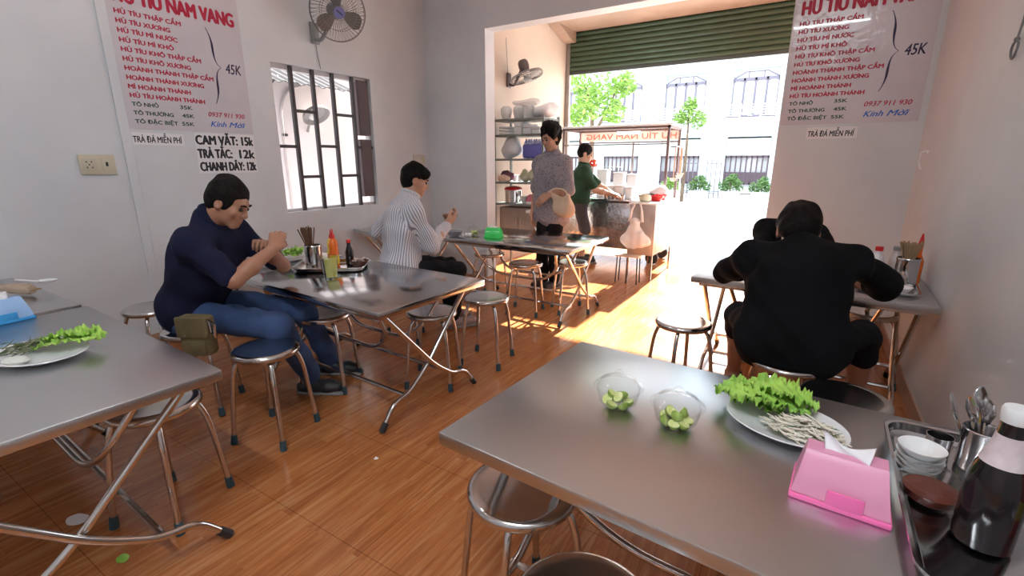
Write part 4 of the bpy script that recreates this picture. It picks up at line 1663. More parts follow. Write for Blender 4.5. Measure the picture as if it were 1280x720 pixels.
# ---- trays
def tray(label, x, y, rz, L, W, h=.026):
    b = MB()

    def ring(l, w, z, rad, n=6):
        pts = []
        for cx, cy, a0 in ((l / 2 - rad, w / 2 - rad, 0), (-l / 2 + rad, w / 2 - rad, PI / 2), (-l / 2 + rad, -w / 2 + rad, PI), (l / 2 - rad, -w / 2 + rad, 1.5 * PI)):
            for k in range(n + 1):
                a = a0 + k / n * PI / 2
                pts.append(b.bm.verts.new((cx + rad * math.cos(a), cy + rad * math.sin(a), z)))
        return pts
    rings = [ring(L - .03, W - .03, .001, .035), ring(L - .012, W - .012, .008, .040), ring(L - .002, W - .002, h, .045), ring(L + .012, W + .012, h + .002, .05), ring(L + .014, W + .014, h - .002, .05),
             ring(L, W, h - .003, .045), ring(L - .010, W - .010, .006, .040), ring(L - .028, W - .028, .0, .035)]
    n = len(rings[0])
    for A, B_ in zip(rings, rings[1:]):
        for k in range(n):
            b.bm.faces.new((A[k], A[(k + 1) % n], B_[(k + 1) % n], B_[k]))
    b.bm.faces.new(rings[0])
    b.bm.faces.new(rings[-1][::-1])
    o = b.build('serving_tray', M_steel2)
    o.location = (x, y, TZ)
    o.rotation_euler = (0, 0, rz)
    return tag(o, label, 'tray')


tray('steel tray with bottles and bowls on the right end of the near table', .385, 1.115, math.radians(-1), .31, .56)
TF = TZ + .0015
SAUCER = [(0, .003), (.018, .003), (.024, .006), (.040, .022), (.0415, .0225), (.0405, .019), (.026, .002), (.020, 0), (0, 0)]
names = ['lowest of the stack', 'second from the bottom of the stack', 'third from the bottom of the stack', 'topmost of the stack']
for k in range(4):
    o = MB().lathe(SAUCER, 32).build('sauce_dish', M_ceramic)
    o.location = (.272 + .002 * (k % 2), 1.215 - .002 * (k % 3), TF + k * .0125)
    tag(o, 'small white sauce dish in the steel tray, ' + names[k], 'dish', 'stacked white sauce dishes')

# brown sauce jar with a domed lid
M_brown = glass('brown_glass', (.35, .12, .05), .05, 1.3)
M_chili = principled('dark_chili_paste', (.12, .02, .01), .35)
t = thing('lidded_sauce_jar', 'glass jar of dark chili sauce with domed lid in the near steel tray', 'jar', (.277, 1.102, TF), 0)
MB().lathe([(0, 0), (.034, 0), (.044, .010), (.050, .034), (.050, .046), (.0475, .046), (.047, .034), (.041, .012), (.032, .004), (0, .004)], 28).build('bowl', M_glassclear, t)
MB().lathe([(0, .0055), (.030, .0055), (.040, .013), (.0455, .030), (0, .032)], 24).build('sauce', M_chili, t)
l = MB().lathe([(.055, .048), (.056, .050), (.048, .055), (.036, .066), (.012, .073), (0, .073), (0, .070), (.012, .070), (.034, .064), (.046, .053), (.055, .048)], 28, caps=False).build('lid', M_glassclear, t)
MB().lathe([(0, .073), (.006, .073), (.010, .080), (.006, .086), (0, .087)], 14).build('knob', M_glassclear, l)

# tall dark bottle
t = thing('sauce_bottle', 'tall dark soy sauce bottle with white cap in the near steel tray', 'bottle', (.335, 1.022, TF), 0)
MB().lathe([(0, 0), (.036, 0), (.0405, .004), (.041, .03), (.041, .112), (.038, .132), (.028, .165), (.0205, .193), (.0175, .222), (.0175, .237), (0, .237)], 28).build('bottle_body', principled('dark_soy_bottle', (.012, .009, .010), .12), t)
MB().lathe([(.0315, .158), (.0285, .167), (.0215, .194), (.0195, .210), (.0188, .210), (.0205, .193), (.028, .165)], 28, caps=False).build('neck_label', noisy('pale_label', (.62, .50, .52), (.72, .62, .64), 40, .5), t)
MB().lathe([(0, .233), (.0195, .233), (.0205, .236), (.0205, .254), (.018, .259), (0, .2595)], 24).build('cap', M_white, t)

# steel utensil holder with spoons, and cups
t = thing('utensil_holder', 'steel utensil cup full of spoons in the near steel tray', 'holder', (.385, 1.295, TF), 0)
MB().lathe([(0, 0), (.034, 0), (.036, .004), (.036, .088), (.038, .092), (.036, .094), (.034, .090), (.034, .005), (0, .005)], 28).build('cup_body', M_steel2, t)


def spoon(label, base, tip, group, mat=None, bowl=.021):
    B_, T_ = Vector(base), Vector(tip)
    d = (T_ - B_).normalized()
    t = MB()
    t.tube([B_, B_ + (T_ - B_) * .55, T_ - d * bowl * 1.1], [.0022, .0026, .0032], 6)
    q = d.to_track_quat('Z', 'Y').to_matrix().to_4x4()
    M = Matrix.Translation(T_) @ q
    pr = [(0, -bowl * 1.5), (bowl * .5, -bowl * 1.2), (bowl * .95, -bowl * .3), (bowl * .85, bowl * .7), (bowl * .35, bowl * 1.35), (0, bowl * 1.5)]
    t.lathe(pr, 18, mat=M, sy=.22)
    o = t.build('spoon', mat or M_steel2)
    return tag(o, label, 'spoon', group)


hc = (.385, 1.295)
for k, (dx, dy, tx, ty, h) in enumerate(((-.02, .0, -.055, .015, .125), (-.01, -.015, -.035, -.02, .140), (.01, .015, .0, .03, .120), (.015, -.01, .03, -.01, .135), (.0, .0, -.015, .02, .150), (.02, .01, .050, .02, .128))):
    spoon('steel soup spoon standing in the utensil cup of the near tray', (hc[0] + dx * .6, hc[1] + dy * .6, TF + .008), (hc[0] + tx, hc[1] + ty, TF + h), 'soup spoons in the near utensil cup')


def steel_cup(label, x, y, z, r, h, cat='cup'):
    o = MB().lathe([(0, 0), (r * .9, 0), (r * .92, .003), (r, h - .004), (r * 1.03, h), (r * .99, h), (r * .96, h - .006), (r * .88, .005), (0, .005)], 28).build('steel_cup', M_steel2)
    o.location = (x, y, z)
    return tag(o, label, cat)


steel_cup('small empty steel cup in the near tray, behind the white sauce dishes', .322, 1.315, TF, .024, .048)


# chopstick holders
M_chop = noisy('dark_chopstick_wood', (.10, .045, .022), (.17, .08, .04), 30, .55)
M_chop2 = noisy('pale_chopstick_wood', (.30, .19, .10), (.40, .27, .15), 30, .55)


def chopstick_holder(label, x, y, z, r, h, n, L, group, lab2, mat, spread=.30, seed=3, skew=(0, 0)):
    t = thing('chopstick_holder', label, 'holder', (x, y, z), 0)
    MB().lathe([(0, 0), (r, 0), (r + .001, .004), (r + .001, h - .012), (r + .003, h - .010), (r + .003, h - .004), (r + .001, h), (r - .001, h), (r - .002, .005), (0, .005)], 28).build('cup_body', M_steel2, t)
    rr = random.Random(seed)
    for k in range(n):
        a = rr.uniform(0, 2 * PI)
        q = r * .72 * math.sqrt(rr.random())
        b = Vector((x - q * math.cos(a) * .5, y - q * math.sin(a) * .5, z + .008))
        tip = Vector((x + q * math.cos(a) * (1 + spread) + skew[0], y + q * math.sin(a) * (1 + spread) + skew[1], z + L + rr.uniform(-.008, .008)))
        o = MB().tube([b, tip], [.0026, .0040], 6).build('chopstick', mat)
        tag(o, lab2, 'chopsticks', group)
    return t


chopstick_holder('brown chopstick container at right edge of the photo, behind the soy bottle', .455, 1.315, TF, .032, .115, 9, .205, 'chopsticks at the right edge', 'dark wooden chopstick in the container at right edge of the photo', M_chop)
t = thing('chili_bottle', 'red chili sauce bottle with yellow label at the lower right corner', 'bottle', (.455, .985, TF), 0)
MB().lathe([(0, 0), (.028, 0), (.031, .004), (.031, .10), (.026, .125), (.012, .15), (.012, .16), (0, .16)], 24).build('bottle_body', principled('red_chili_sauce', (.45, .03, .02), .2), t)
MB().lathe([(.0316, .045), (.0316, .085)], 24, caps=False).build('label_band', principled('yellow_label', (.75, .55, .03), .4), t)
MB().lathe([(0, .158), (.014, .158), (.014, .178), (.006, .19), (0, .205)], 16).build('cap', M_red, t)
steel_cup('dark empty sauce cup in the far right corner of the near tray', .515, 1.345, TF, .028, .05)

# ---- left-edge table
oval_plate('oval_plate', 'white oval plate holding a lettuce leaf and herbs on the left-edge table', -2.165, .44, TZ, 1.30, 1.0, math.radians(10))
for k, (dx, dy, a, L, W) in enumerate(((-.07, -.01, .35, .24, .10), (-.09, .03, .25, .19, .09))):
    lettuce_leaf('long green lettuce leaf reaching over the rim of the left-edge plate', (-2.165 + dx, .44 + dy, TZ + .012 + .012 * k), a + .35, L, W, .35, 50 + k, 'lettuce leaves on the left-edge plate', .09)
hb = MB()
r = random.Random(5)
for k in range(60):
    p = Vector((-2.24 + r.gauss(0, .03), .42 + r.gauss(0, .025), TZ + .02 + r.random() * .02))
    th = r.gauss(1.2, .6)
    d = Vector((math.cos(th), math.sin(th), r.uniform(-.1, .5)))
    hb.tube([p - d * .02, p, p + d * .03], [.001, .0024, .0006], 5)
o = hb.build('herb_sprigs', noisy('grey_green_herb', (.08, .11, .05), (.20, .22, .12), 30, .6))
o['kind'] = 'stuff'
tag(o, 'grey-green herb sprigs on the left-edge plate beside the lettuce', 'herbs')
o = MB().lathe([(0, 0), (.022, .001), (.026, .008), (.020, .016), (0, .018)], 18, sx=1.5).build('radish_slices', principled('white_radish', (.72, .72, .66), .5))
o.location = (-2.13, .375, TZ + .012)
o.rotation_euler = (0, 0, .6)
tag(o, 'pale piece of radish at the front of the left-edge plate', 'radish')
# rolled bundle with a plastic spoon, on the corner table
t = thing('chopstick_bundle', 'paper-wrapped bundle of chopsticks lying on the far left corner table', 'bundle', (-3.30, .66, TZ), .35)
MB().tube([(-.12, 0, .03), (-.04, 0, .032), (.06, 0, .034), (.09, .0, .034)], [.018, .026, .028, .02], 12).build('paper_wrap', noisy('tan_wrap', (.45, .33, .24), (.55, .42, .32), 12, .8), t)
for k in range(4):
    MB().tube([(.08, -.012 + .008 * k, .03 + .004 * (k % 2)), (.125, -.015 + .010 * k, .036)], .0035, 6).build('stick_end', M_chop2, t)
o = MB()
o.tube(fillet([(-.06, 0, .062), (0, 0, .056), (.05, .01, .05)], .03, 4), [.006] * 7, 8)
o.lathe([(0, -.012), (.026, -.010), (.034, .0), (.030, .0), (.024, -.007), (0, -.008)], 20, c=(.085, .015, .058), sx=1.25)
q = o.build('soup_spoon', M_ceramic)
q.location = (-3.30, .70, TZ + .008)
q.rotation_euler = (0, 0, .55)
tag(q, 'white china soup spoon lying across the paper-wrapped bundle', 'spoon')
t = thing('sauce_bottle', 'white squeeze bottle with red cap beyond the blue tissue box', 'bottle', (-3.16, .38, TZ), 0)
MB().lathe([(0, 0), (.03, 0), (.032, .004), (.032, .075), (.026, .095), (.014, .105), (0, .105)], 22).build('bottle_body', M_white, t)
MB().lathe([(0, .104), (.016, .104), (.016, .125), (.008, .135), (.004, .16), (0, .16)], 16).build('cap', M_red, t)

# ---- iced tea table
tray('steel tray with chopsticks and sauces on the iced tea table', -2.50, 1.90, math.radians(38), .42, .29)
chopstick_holder('steel chopstick cup on the tray in front of the man in navy', -2.535, 1.80, TF, .048, .155, 28, .255, 'chopsticks in the cup by the man in navy', 'brown wooden chopstick in the steel cup by the man in navy', M_chop, .55, 6, (-.03, -.01))
steel_cup('small steel sugar cup on the iced tea tray, right of the chopstick cup', -2.40, 1.785, TF, .030, .085)
o = MB().lathe([(0, 0), (.032, 0), (.0325, .012), (.041, .138), (.039, .138), (.031, .014), (0, .013)], 28).build('drinking_glass', clear('pale_glass', (.93, .95, .90)))
t = thing('glass_of_tea', 'glass of pale iced tea standing in front of the sauce tray', 'glass', (-2.255, 1.705, TZ), 0)
o.parent = t
o.location = (0, 0, 0)
MB().lathe([(0, .0145), (.0300, .0145), (.0375, .115), (0, .116)], 24).build('iced_tea', film('iced_tea', (.86, .78, .30), .5, .1), t)
for nm, (x, y), h, bc, lc, lab in (('chili_bottle', (-2.51, 1.93), .200, (.80, .16, .02), (.80, .55, .04), 'orange chili sauce bottle with red nozzle on the iced tea tray'),
                                   ('chili_bottle', (-2.58, 1.97), .190, (.82, .58, .05), (.72, .10, .03), 'yellow sauce bottle standing behind the orange chili bottle')):
    t = thing(nm, lab, 'bottle', (x, y, TF), 0)
    MB().lathe([(0, 0), (.027, 0), (.030, .004), (.030, h * .42), (.026, h * .55), (.029, h * .68), (.022, h * .84), (.011, h * .9), (0, h * .9)], 22).build('bottle_body', principled('sauce_%d' % int(bc[1] * 100), bc, .25), t)
    MB().lathe([(.0303, h * .10), (.0303, h * .38)], 22, caps=False).build('label_band', principled('label_%d' % int(lc[1] * 100), lc, .4), t)
    MB().lathe([(0, h * .89), (.013, h * .89), (.012, h * 1.0), (.006, h * 1.05), (.003, h * 1.2), (0, h * 1.2)], 16).build('cap', M_red, t)
t = thing('soy_bottle', 'dark small soy bottle with red cap behind the yellow sauce bottle', 'bottle', (-2.50, 2.04, TF), 0)
MB().lathe([(0, 0), (.024, 0), (.026, .004), (.026, .08), (.012, .12), (.012, .14), (0, .14)], 20).build('bottle_body', principled('dark_soy_bottle', (.012, .009, .010), .12), t)
MB().lathe([(0, .138), (.014, .138), (.014, .158), (0, .16)], 16).build('cap', M_red, t)
t = thing('garlic_bowl', 'dark bowl of pickled garlic at the far right of the iced tea tray', 'bowl', (-2.40, 2.03, TF), 0)
MB().lathe([(0, 0), (.035, 0), (.05, .014), (.058, .036), (.056, .036), (.047, .016), (.033, .004), (0, .004)], 24).build('bowl', principled('brown_lacquer', (.10, .035, .025), .3), t)
g = MB()
r = random.Random(9)
for k in range(26):
    a, q = r.uniform(0, 6.28), .042 * math.sqrt(r.random())
    g.ball((q * math.cos(a), q * math.sin(a), .030 + r.random() * .020), .009, 1, (1, .75, .8))
g.build('garlic_cloves', principled('pickled_garlic', (.62, .50, .44), .4), t)['kind'] = 'stuff'
oval_plate('round_plate', 'white plate with green lettuce beyond the hands of the man in navy', -2.945, 1.875, TZ, 1.0, 1.0, 0)
for k, (dx, dy, a, L, W) in enumerate(((-.07, -.02, .3, .19, .12), (-.05, .03, .0, .17, .11), (-.03, -.03, .7, .16, .10))):
    lettuce_leaf('green lettuce leaf on the plate beyond the hands of the man in navy', (-2.945 + dx, 1.875 + dy, TZ + .012 + .012 * k), a, L, W, .4, 70 + k, 'lettuce leaves by the man in navy', .12)
t = thing('noodle_bowl', 'white noodle bowl the man in navy is eating from', 'bowl', (-2.88, 1.72, TZ), 0)
MB().lathe([(0, .0), (.045, 0), (.047, .008), (.075, .035), (.095, .068), (.093, .068), (.072, .037), (.04, .012), (0, .01)], 32).build('bowl', M_ceramic, t)
MB().lathe([(0, .052), (.082, .052)], 28, caps=False).build('broth', principled('noodle_broth', (.45, .25, .12), .15), t)
q = MB().lathe([(0, 0), (.033, 0), (.036, .005), (.044, .09), (.042, .09), (.034, .006), (0, .006)], 22).build('plastic_cup', principled('pink_plastic_cup', (.75, .25, .30), .35))
q.location = (-3.10, 1.80, TZ)
tag(q, 'pink plastic cup behind the noodle bowl of the man in navy', 'cup')
spoon('steel spoon held in the left hand of the man in navy', (-2.45, 1.43, .90), (-2.50, 1.50, .80), 'spoon in hand')
for k in range(2):
    o = MB().tube([(-2.285 + .006 * k, 1.43, .925), (-2.52 + .012 * k, 1.58, .80)], [.0038, .0022], 6).build('chopstick', M_chop)
    tag(o, 'dark chopstick held in the right hand of the man in navy', 'chopsticks', 'chopsticks in the hand of the man in navy')

# ---- table of the man in stripes
lb = lidded_bowl('lidded glass bowl of kumquats left of the green tissue box', -2.545, 3.47, .95, 5, 'far')
o = MB()
r = random.Random(3)
for k in range(9):
    o.ball((r.gauss(0, .022), r.gauss(0, .016), .012 + r.random() * .014), .018, 1, (1, .8, .7))
q = o.build('crumpled_tissue', principled('white_tissue', (.84, .83, .85), .9))
q.location = (-2.56, 3.37, TZ)
tag(q, 'crumpled white tissue left of the green tissue box', 'tissue')
t = thing('noodle_bowl', 'brown bowl held up by the man in striped shirt', 'bowl', (-2.375, 2.93, .835), 0)
MB().lathe([(0, .0), (.030, 0), (.032, .006), (.05, .030), (.062, .058), (.060, .058), (.047, .032), (.028, .010), (0, .008)], 28).build('bowl', noisy('brown_bowl_glaze', (.26, .15, .09), (.34, .2, .12), 10, .3), t)
MB().lathe([(0, .044), (.053, .044)], 24, caps=False).build('broth', principled('noodle_broth', (.45, .25, .12), .15), t)
q = MB().lathe([(0, .0), (.040, 0), (.042, .006), (.066, .028), (.078, .050), (.076, .050), (.062, .030), (.036, .008), (0, .008)], 28).build('soup_bowl', noisy('grey_blue_bowl', (.26, .29, .34), (.34, .36, .4), 10, .3))
q.location = (-2.66, 3.33, TZ)
tag(q, 'grey-blue bowl in front of the hand of the man in stripes', 'bowl')

# ---- right-hand table
tray('dark steel tray under the chopstick cup on the right-hand table', .40, 3.10, math.radians(-4), .26, .34, .02)
chopstick_holder('steel chopstick cup beside the right arm of the man in black', .485, 3.19, TF, .050, .155, 28, .235, 'chopsticks by the man in black', 'tan wooden chopstick in the steel cup beside the man in black', M_chop2, .5, 12)
for (x, y), lab, capm, bm_ in (((.385, 3.46), 'white bottle with red cap on the right-hand table near the back wall', M_red, M_white),
                               ((.475, 3.52), 'clear salt bottle with grey cap beside the red-capped bottle', M_fangrey, noisy('salt_bottle', (.55, .48, .46), (.66, .6, .58), 20, .3))):
    t = thing('seasoning_bottle', lab, 'bottle', (x, y, TZ), 0)
    MB().lathe([(0, 0), (.030, 0), (.033, .004), (.033, .085), (.026, .115), (.017, .130), (.017, .145), (0, .145)], 22).build('bottle_body', bm_, t)
    MB().lathe([(0, .143), (.020, .143), (.020, .165), (.017, .168), (0, .168)], 18).build('cap', capm, t)
t = thing('chili_bottle', 'red-nozzled chili bottle behind the chopsticks at the right wall', 'bottle', (.545, 3.33, TZ), 0)
MB().lathe([(0, 0), (.026, 0), (.028, .004), (.028, .12), (.012, .16), (.012, .2), (0, .2)], 20).build('bottle_body', principled('sauce_16', (.80, .16, .02), .25), t)
MB().lathe([(0, .199), (.013, .199), (.012, .225), (.004, .27), (0, .272)], 16).build('cap', M_red, t)
for (x, y, r_, lab) in ((.02, 3.02, .085, 'white noodle bowl in front of the man in black'), (-.08, 3.36, .085, 'white noodle bowl in front of the second person in black')):
    q = MB().lathe([(0, .0), (.045, 0), (.047, .008), (.075, .035), (r_ + .01, .065), (r_ + .008, .065), (.072, .037), (.04, .012), (0, .01)], 32).build('noodle_bowl', M_ceramic)
    q.location = (x, y, TZ)
    tag(q, lab, 'bowl')
q = MB().lathe([(0, .0), (.030, 0), (.05, .02), (.055, .03), (.053, .03), (.047, .02), (.028, .006), (0, .006)], 28).build('sauce_dish', M_ceramic)
q.location = (.45, 3.03, TF)
tag(q, 'white sauce dish beside the right forearm of the man in black', 'dish')

# ---- things the people carry
t = thing('belt_pouch', 'olive canvas belt pouch hanging at the hip of the man in navy', 'pouch', (-2.33, 1.005, .515), math.radians(28))
M_olive = noisy('olive_canvas', (.10, .075, .032), (.16, .12, .055), 9, .9, bump=.2, bump_scale=120)
MB().box((0, 0, 0), (.145, .07, .19), bevel=.02, seg=3).build('pouch_body', M_olive, t)
fl = MB().box((.002, -.034, .045), (.150, .02, .10), bevel=.008).build('flap', M_olive, t)
MB().ball((-.03, -.046, .008), .007, 1).build('snap', principled('brown_snap', (.10, .06, .03), .4), fl)
MB().box((0, -.036, -.055), (.11, .014, .07), bevel=.006).build('front_pocket', M_olive, t)
MB().tube([(.075, -.02, .08), (.11, -.03, .06), (.105, -.03, .0), (.08, -.02, .02)], .006, 6, closed=True).build('clip', M_chrome, t)
t = thing('shoulder_bag', 'beige cloth bag hanging from the forearm of the standing woman', 'bag', (-2.03, 4.20, .88), math.radians(15))
M_beige = noisy('beige_cloth', (.55, .40, .28), (.66, .50, .37), 10, .85, bump=.2, bump_scale=60)
F = Field(.008)
F.ell((.02, 0, -.02), (.105, .055, .085), None, .03)
F.ell((.06, 0, -.05), (.075, .055, .065), None, .04)
F.cap((-.02, 0, .03), (-.12, -.02, .13), .050, .012, k=.04)
F.cap((.05, 0, .03), (.06, 0, .09), .05, .02, k=.04)
link_mesh('bag_body', F.mesh('bag_body', .005, 1.3, 2), M_beige, t, angle=None)
MB().tube(fillet([(-.12, -.02, .13), (-.06, -.03, .165), (.03, -.02, .15), (.06, 0, .09)], .05, 5), .010, 8).build('strap', M_beige, t)

# ---- litter on the floor
def scrap(name, label, x, y, s, mat, seed, cat='scrap'):
    rr = random.Random(seed)

    def fn(u, v):
        return Vector(((u - .5) * s * (.55 + .6 * math.sin(.4 + v * 2.3)), (v - .5) * s * .7 * (.7 + .4 * math.sin(u * 3.1)), .002 + .006 * math.sin(u * 4 + seed) ** 2 * v))
    o = MB().grid(fn, 8, 6, .0008).build(name, mat)
    o.location = (x, y, 0)
    o.rotation_euler = (0, 0, rr.uniform(0, 3))
    return tag(o, label, cat)


scrap('paper_scrap', 'scrap of white paper on the floor under the left-edge table', -2.16, .42, .075, M_paper, 1)
scrap('leaf_scrap', 'torn bit of green leaf on the floor at the bottom left', -1.80, .43, .045, M_lett, 2)
scrap('paper_scrap', 'tiny white crumb on the floor near the foot of the iced tea table', -1.50, 1.27, .018, M_paper, 3)
# ================================================================== FRONT BAY AND STREET
M_pack = principled('white_packaging', (.80, .80, .82), .5)
M_foam = principled('white_foam', (.86, .86, .87), .8)
M_rack = noisy('green_grey_rack_paint', (.16, .19, .18), (.22, .25, .24), 8, .5)

# ---- storage rack
RX0, RX1, RY0, RY1 = -3.32, -2.66, 4.98, 5.36
t = thing('storage_rack', 'metal storage rack full of packaging behind the standing woman', 'rack', ((RX0 + RX1) / 2, (RY0 + RY1) / 2, 0), 0)
hw, hd = (RX1 - RX0) / 2, (RY1 - RY0) / 2
for sx in (-1, 1):
    for sy in (-1, 1):
        MB().box((sx * hw, sy * hd, .90), (.025, .025, 1.80)).build('post', M_rack, t, smooth=False)
LV = [.42, .80, 1.055, 1.325, 1.60, 1.775]
for z in LV:
    MB().box((0, 0, z - .012), (hw * 2 + .02, hd * 2 + .02, .024), bevel=.004).build('shelf', M_rack, t)
RC = ((RX0 + RX1) / 2, (RY0 + RY1) / 2)


def put_box(name, label, cat, x, y, z, s, mat, bevel=.008, group=None, rz=0):
    o = MB().box((0, 0, s[2] / 2), s, bevel=bevel).build(name, mat)
    o.location = (x, y, z)
    o.rotation_euler = (0, 0, rz)
    return tag(o, label, cat, group)


M_cupclear = film('frosted_cup_plastic', (.72, .74, .74), .62, .25)
CUPP = [(0, 0), (.038, 0), (.05, .05), (.055, .10), (.05, .125), (.03, .145), (0, .15)]
for k, (x, y) in enumerate(((-3.20, 5.06), (-3.04, 5.08), (-2.90, 5.06), (-3.12, 5.24), (-2.96, 5.24))):
    o = MB().lathe([(r_ * 1.25, z_ * 1.0) for r_, z_ in CUPP], 20).build('plastic_dome_stack', M_cupclear)
    o.location = (x, y, LV[5])
    tag(o, 'frosted plastic takeaway bowl on top of the storage rack, in a row of five', 'bowl', 'frosted bowls on top of the rack')
F = Field(.012)
F.ell((0, 0, .075), (.14, .15, .07), None, .03)
F.ell((.05, .05, .10), (.11, .12, .06), None, .04)
o = link_mesh('plastic_sack', F.mesh('plastic_sack', .012, .7, 4), M_pack, None, angle=None)
o.location = (-2.76, 5.19, LV[5])
tag(o, 'bulging white plastic sack on the right end of the rack top', 'sack')
F = Field(.012)
F.ell((0, 0, .03), (.16, .10, .035), None, .03)
F.ell((.08, .0, .02), (.12, .09, .03), None, .04)
o = link_mesh('plastic_bag', F.mesh('plastic_bag', .010, 1.0, 6), film('clear_bag_film', (.75, .75, .76), .5, .2), None, angle=None)
o.location = (-3.00, 5.17, LV[5] + .152)
tag(o, 'clear plastic bag lying over the frosted bowls on the rack', 'bag')
for k in range(3):
    put_box('foam_tray', 'flat white foam tray on the upper rack shelf, left of the foam boxes', 'tray', -3.21, 5.14, LV[4] + .036 * k, (.15, .22, .022), M_foam, .006, 'foam trays on the rack')
for k, (x, h) in enumerate(((-3.02, .145), (-2.90, .115), (-2.78, .08))):
    t = thing('foam_box', ('tall', 'middle', 'low')[k] + ' white foam lunch box on the upper rack shelf', 'box', (x, 5.12, LV[4]), 0)
    MB().box((0, 0, h * .3), (.105, .2, h * .6), bevel=.01).build('box_base', M_foam, t)
    MB().box((0, 0, h * .8), (.108, .203, h * .38), bevel=.014).build('box_lid', M_foam, t)


def soft_bag(name, label, x, y, z, s, mat, seed, cat='bag', wr=.006):
    F = Field(.010)
    sx, sy, sz = s
    F.cap((-sx * .25, 0, sz * .35), (sx * .25, 0, sz * .35), min(sy, sz) * .42, k=.03, flat=((0, 0, 1), 1.0 if sz < sy else sz / sy * .8))
    F.ell((0, 0, sz * .5), (sx * .5, sy * .45, sz * .5), None, .03)
    o = link_mesh(name, F.mesh(name, wr, 1.4, seed), mat, None, angle=None)
    zmin = min(v.co.z for v in o.data.vertices)
    o.location = (x, y, z - zmin)
    return tag(o, label, cat)


soft_bag('plastic_bag', 'white knotted carrier bag on the rack, left of the blue bottle pack', -3.16, 5.12, LV[3], (.22, .2, .24), M_pack, 2)
t = thing('bottle_pack', 'blue shrink-wrapped pack of water bottles on the rack', 'bottle pack', (-2.84, 5.13, LV[3]), 0)
M_bluewrap = film('blue_wrap', (.20, .20, .62), .85, .2)
for k in range(8):
    MB().lathe([(0, 0), (.030, 0), (.033, .006), (.033, .15), (.024, .19), (.012, .205), (.012, .225), (0, .225)], 14, c=((k % 4 - 1.5) * .068, (k // 4 - .5) * .068, 0)).build('bottle', noisy('water_bottle', (.30, .30, .66), (.75, .75, .9), 12, .2), t)
MB().box((0, 0, .085), (.285, .15, .165), bevel=.03, seg=3).build('wrap', M_bluewrap, t)
for k in range(4):
    o = MB().lathe([(0, 0), (.026, 0), (.034, .075), (.036, .078), (.0, .078)], 16).build('paper_cup_stack', M_foam)
    o.location = (-3.26 + .075 * k, 5.24, LV[2] + .0)
    tag(o, 'white paper cup at the back of the middle rack shelf', 'cup', 'paper cups on the rack')
soft_bag('cloth_pouch', 'maroon cloth bundle on the middle rack shelf', -3.21, 5.08, LV[2], (.17, .12, .12), principled('maroon_cloth', (.16, .06, .09), .85), 3, 'bundle')
soft_bag('bread_bag', 'peach bag of bread in front of the maroon bundle', -3.20, 5.00, LV[2], (.18, .09, .065), principled('peach_bag', (.70, .50, .38), .6), 5)
for k in range(3):
    soft_bag('noodle_pack', 'pale green noodle pack on the middle rack shelf, %s of three' % ('leftmost', 'middle', 'rightmost')[k], -2.93 + .10 * k, 5.06, LV[2], (.10, .11, .14), noisy('pale_green_pack', (.50, .52, .34), (.66, .66, .50), 10, .5), 11 + k, 'pack')
for k in range(2):
    o = MB().lathe([(0, 0), (.034, 0), (.036, .17), (0, .17)], 18).build('paper_roll', M_foam)
    o.location = (-2.86 + .09 * k, 5.26, LV[2])
    tag(o, 'white paper roll standing behind the green noodle packs, %s one' % ('left', 'right')[k], 'roll')
t = thing('stock_pot', 'steel pot with a red lid on the lower rack shelf', 'pot', (-3.15, 5.14, LV[1]), 0)
MB().lathe([(0, 0), (.10, 0), (.105, .005), (.105, .15), (.11, .155), (0, .155)], 28).build('pot_body', M_steel2, t)
MB().lathe([(.112, .155), (.115, .165), (.10, .185), (.03, .20), (0, .20)], 28).build('lid', M_red, t)
for k in range(3):
    o = MB().lathe([(0, 0), (.04, 0), (.075, .05), (.073, .05), (.038, .005), (0, .005)], 22).build('white_bowl', M_ceramic)
    o.location = (-2.95, 5.10, LV[1] + .018 * k)
    tag(o, 'white soup bowl nested in a stack of three on the lower rack shelf', 'bowl', 'nested bowls on the rack')
soft_bag('pink_bag', 'pink plastic bag between the white bowls and the bucket', -2.85, 5.04, LV[1], (.09, .09, .11), principled('pink_bag_film', (.62, .18, .25), .4), 8)
t = thing('plastic_bucket', 'white plastic bucket at the right of the lower rack shelf', 'bucket', (-2.74, 5.13, LV[1]), 0)
MB().lathe([(0, 0), (.062, 0), (.078, .13), (.082, .135), (.078, .14), (.074, .135), (.058, .006), (0, .006)], 24).build('bucket_body', M_white, t)
MB().tube([(.078 * math.cos(a), -.01 - .02 * math.sin(a), .13 - .05 * math.sin(a)) for a in [k * PI / 12 for k in range(13)]], .003, 6).build('handle', M_chrome, t)
t = thing('steel_cabinet', 'dull steel cabinet standing on the bottom shelf of the rack', 'cabinet', (-2.98, 5.15, LV[0]), 0)
MB().box((0, 0, .165), (.56, .32, .33), bevel=.006).build('cabinet_body', noisy('dull_steel', (.30, .25, .22), (.38, .32, .28), 4, .45, .6), t)
for sx in (-1, 1):
    d = MB().box((sx * .138, -.163, .165), (.265, .008, .30), bevel=.003).build('door', noisy('dull_steel', (.30, .25, .22), (.38, .32, .28), 4, .45, .6), t)
    MB().box((sx * .03, -.172, .17), (.012, .012, .08), bevel=.003).build('handle', M_chrome, d)
put_box('foam_tray', 'small white foam tray in front of the bucket on the rack', 'tray', -2.80, 5.0, LV[1] , (.16, .05, .03), M_foam, .008)

# ---- folded work table standing before the rack
t = thing('work_table', 'low white-topped work table in front of the rack, behind the woman', 'table', (-2.55, 4.92, 0), 0)
MB().box((0, 0, .735), (.42, .30, .03), bevel=.008).build('tabletop', M_white, t)
for sx in (-1, 1):
    for sy in (-1, 1):
        MB().tube([(sx * .17, sy * .12, .72), (-sx * .17, sy * .12, 0)], .011, 8).build('leg', M_chrome, t)

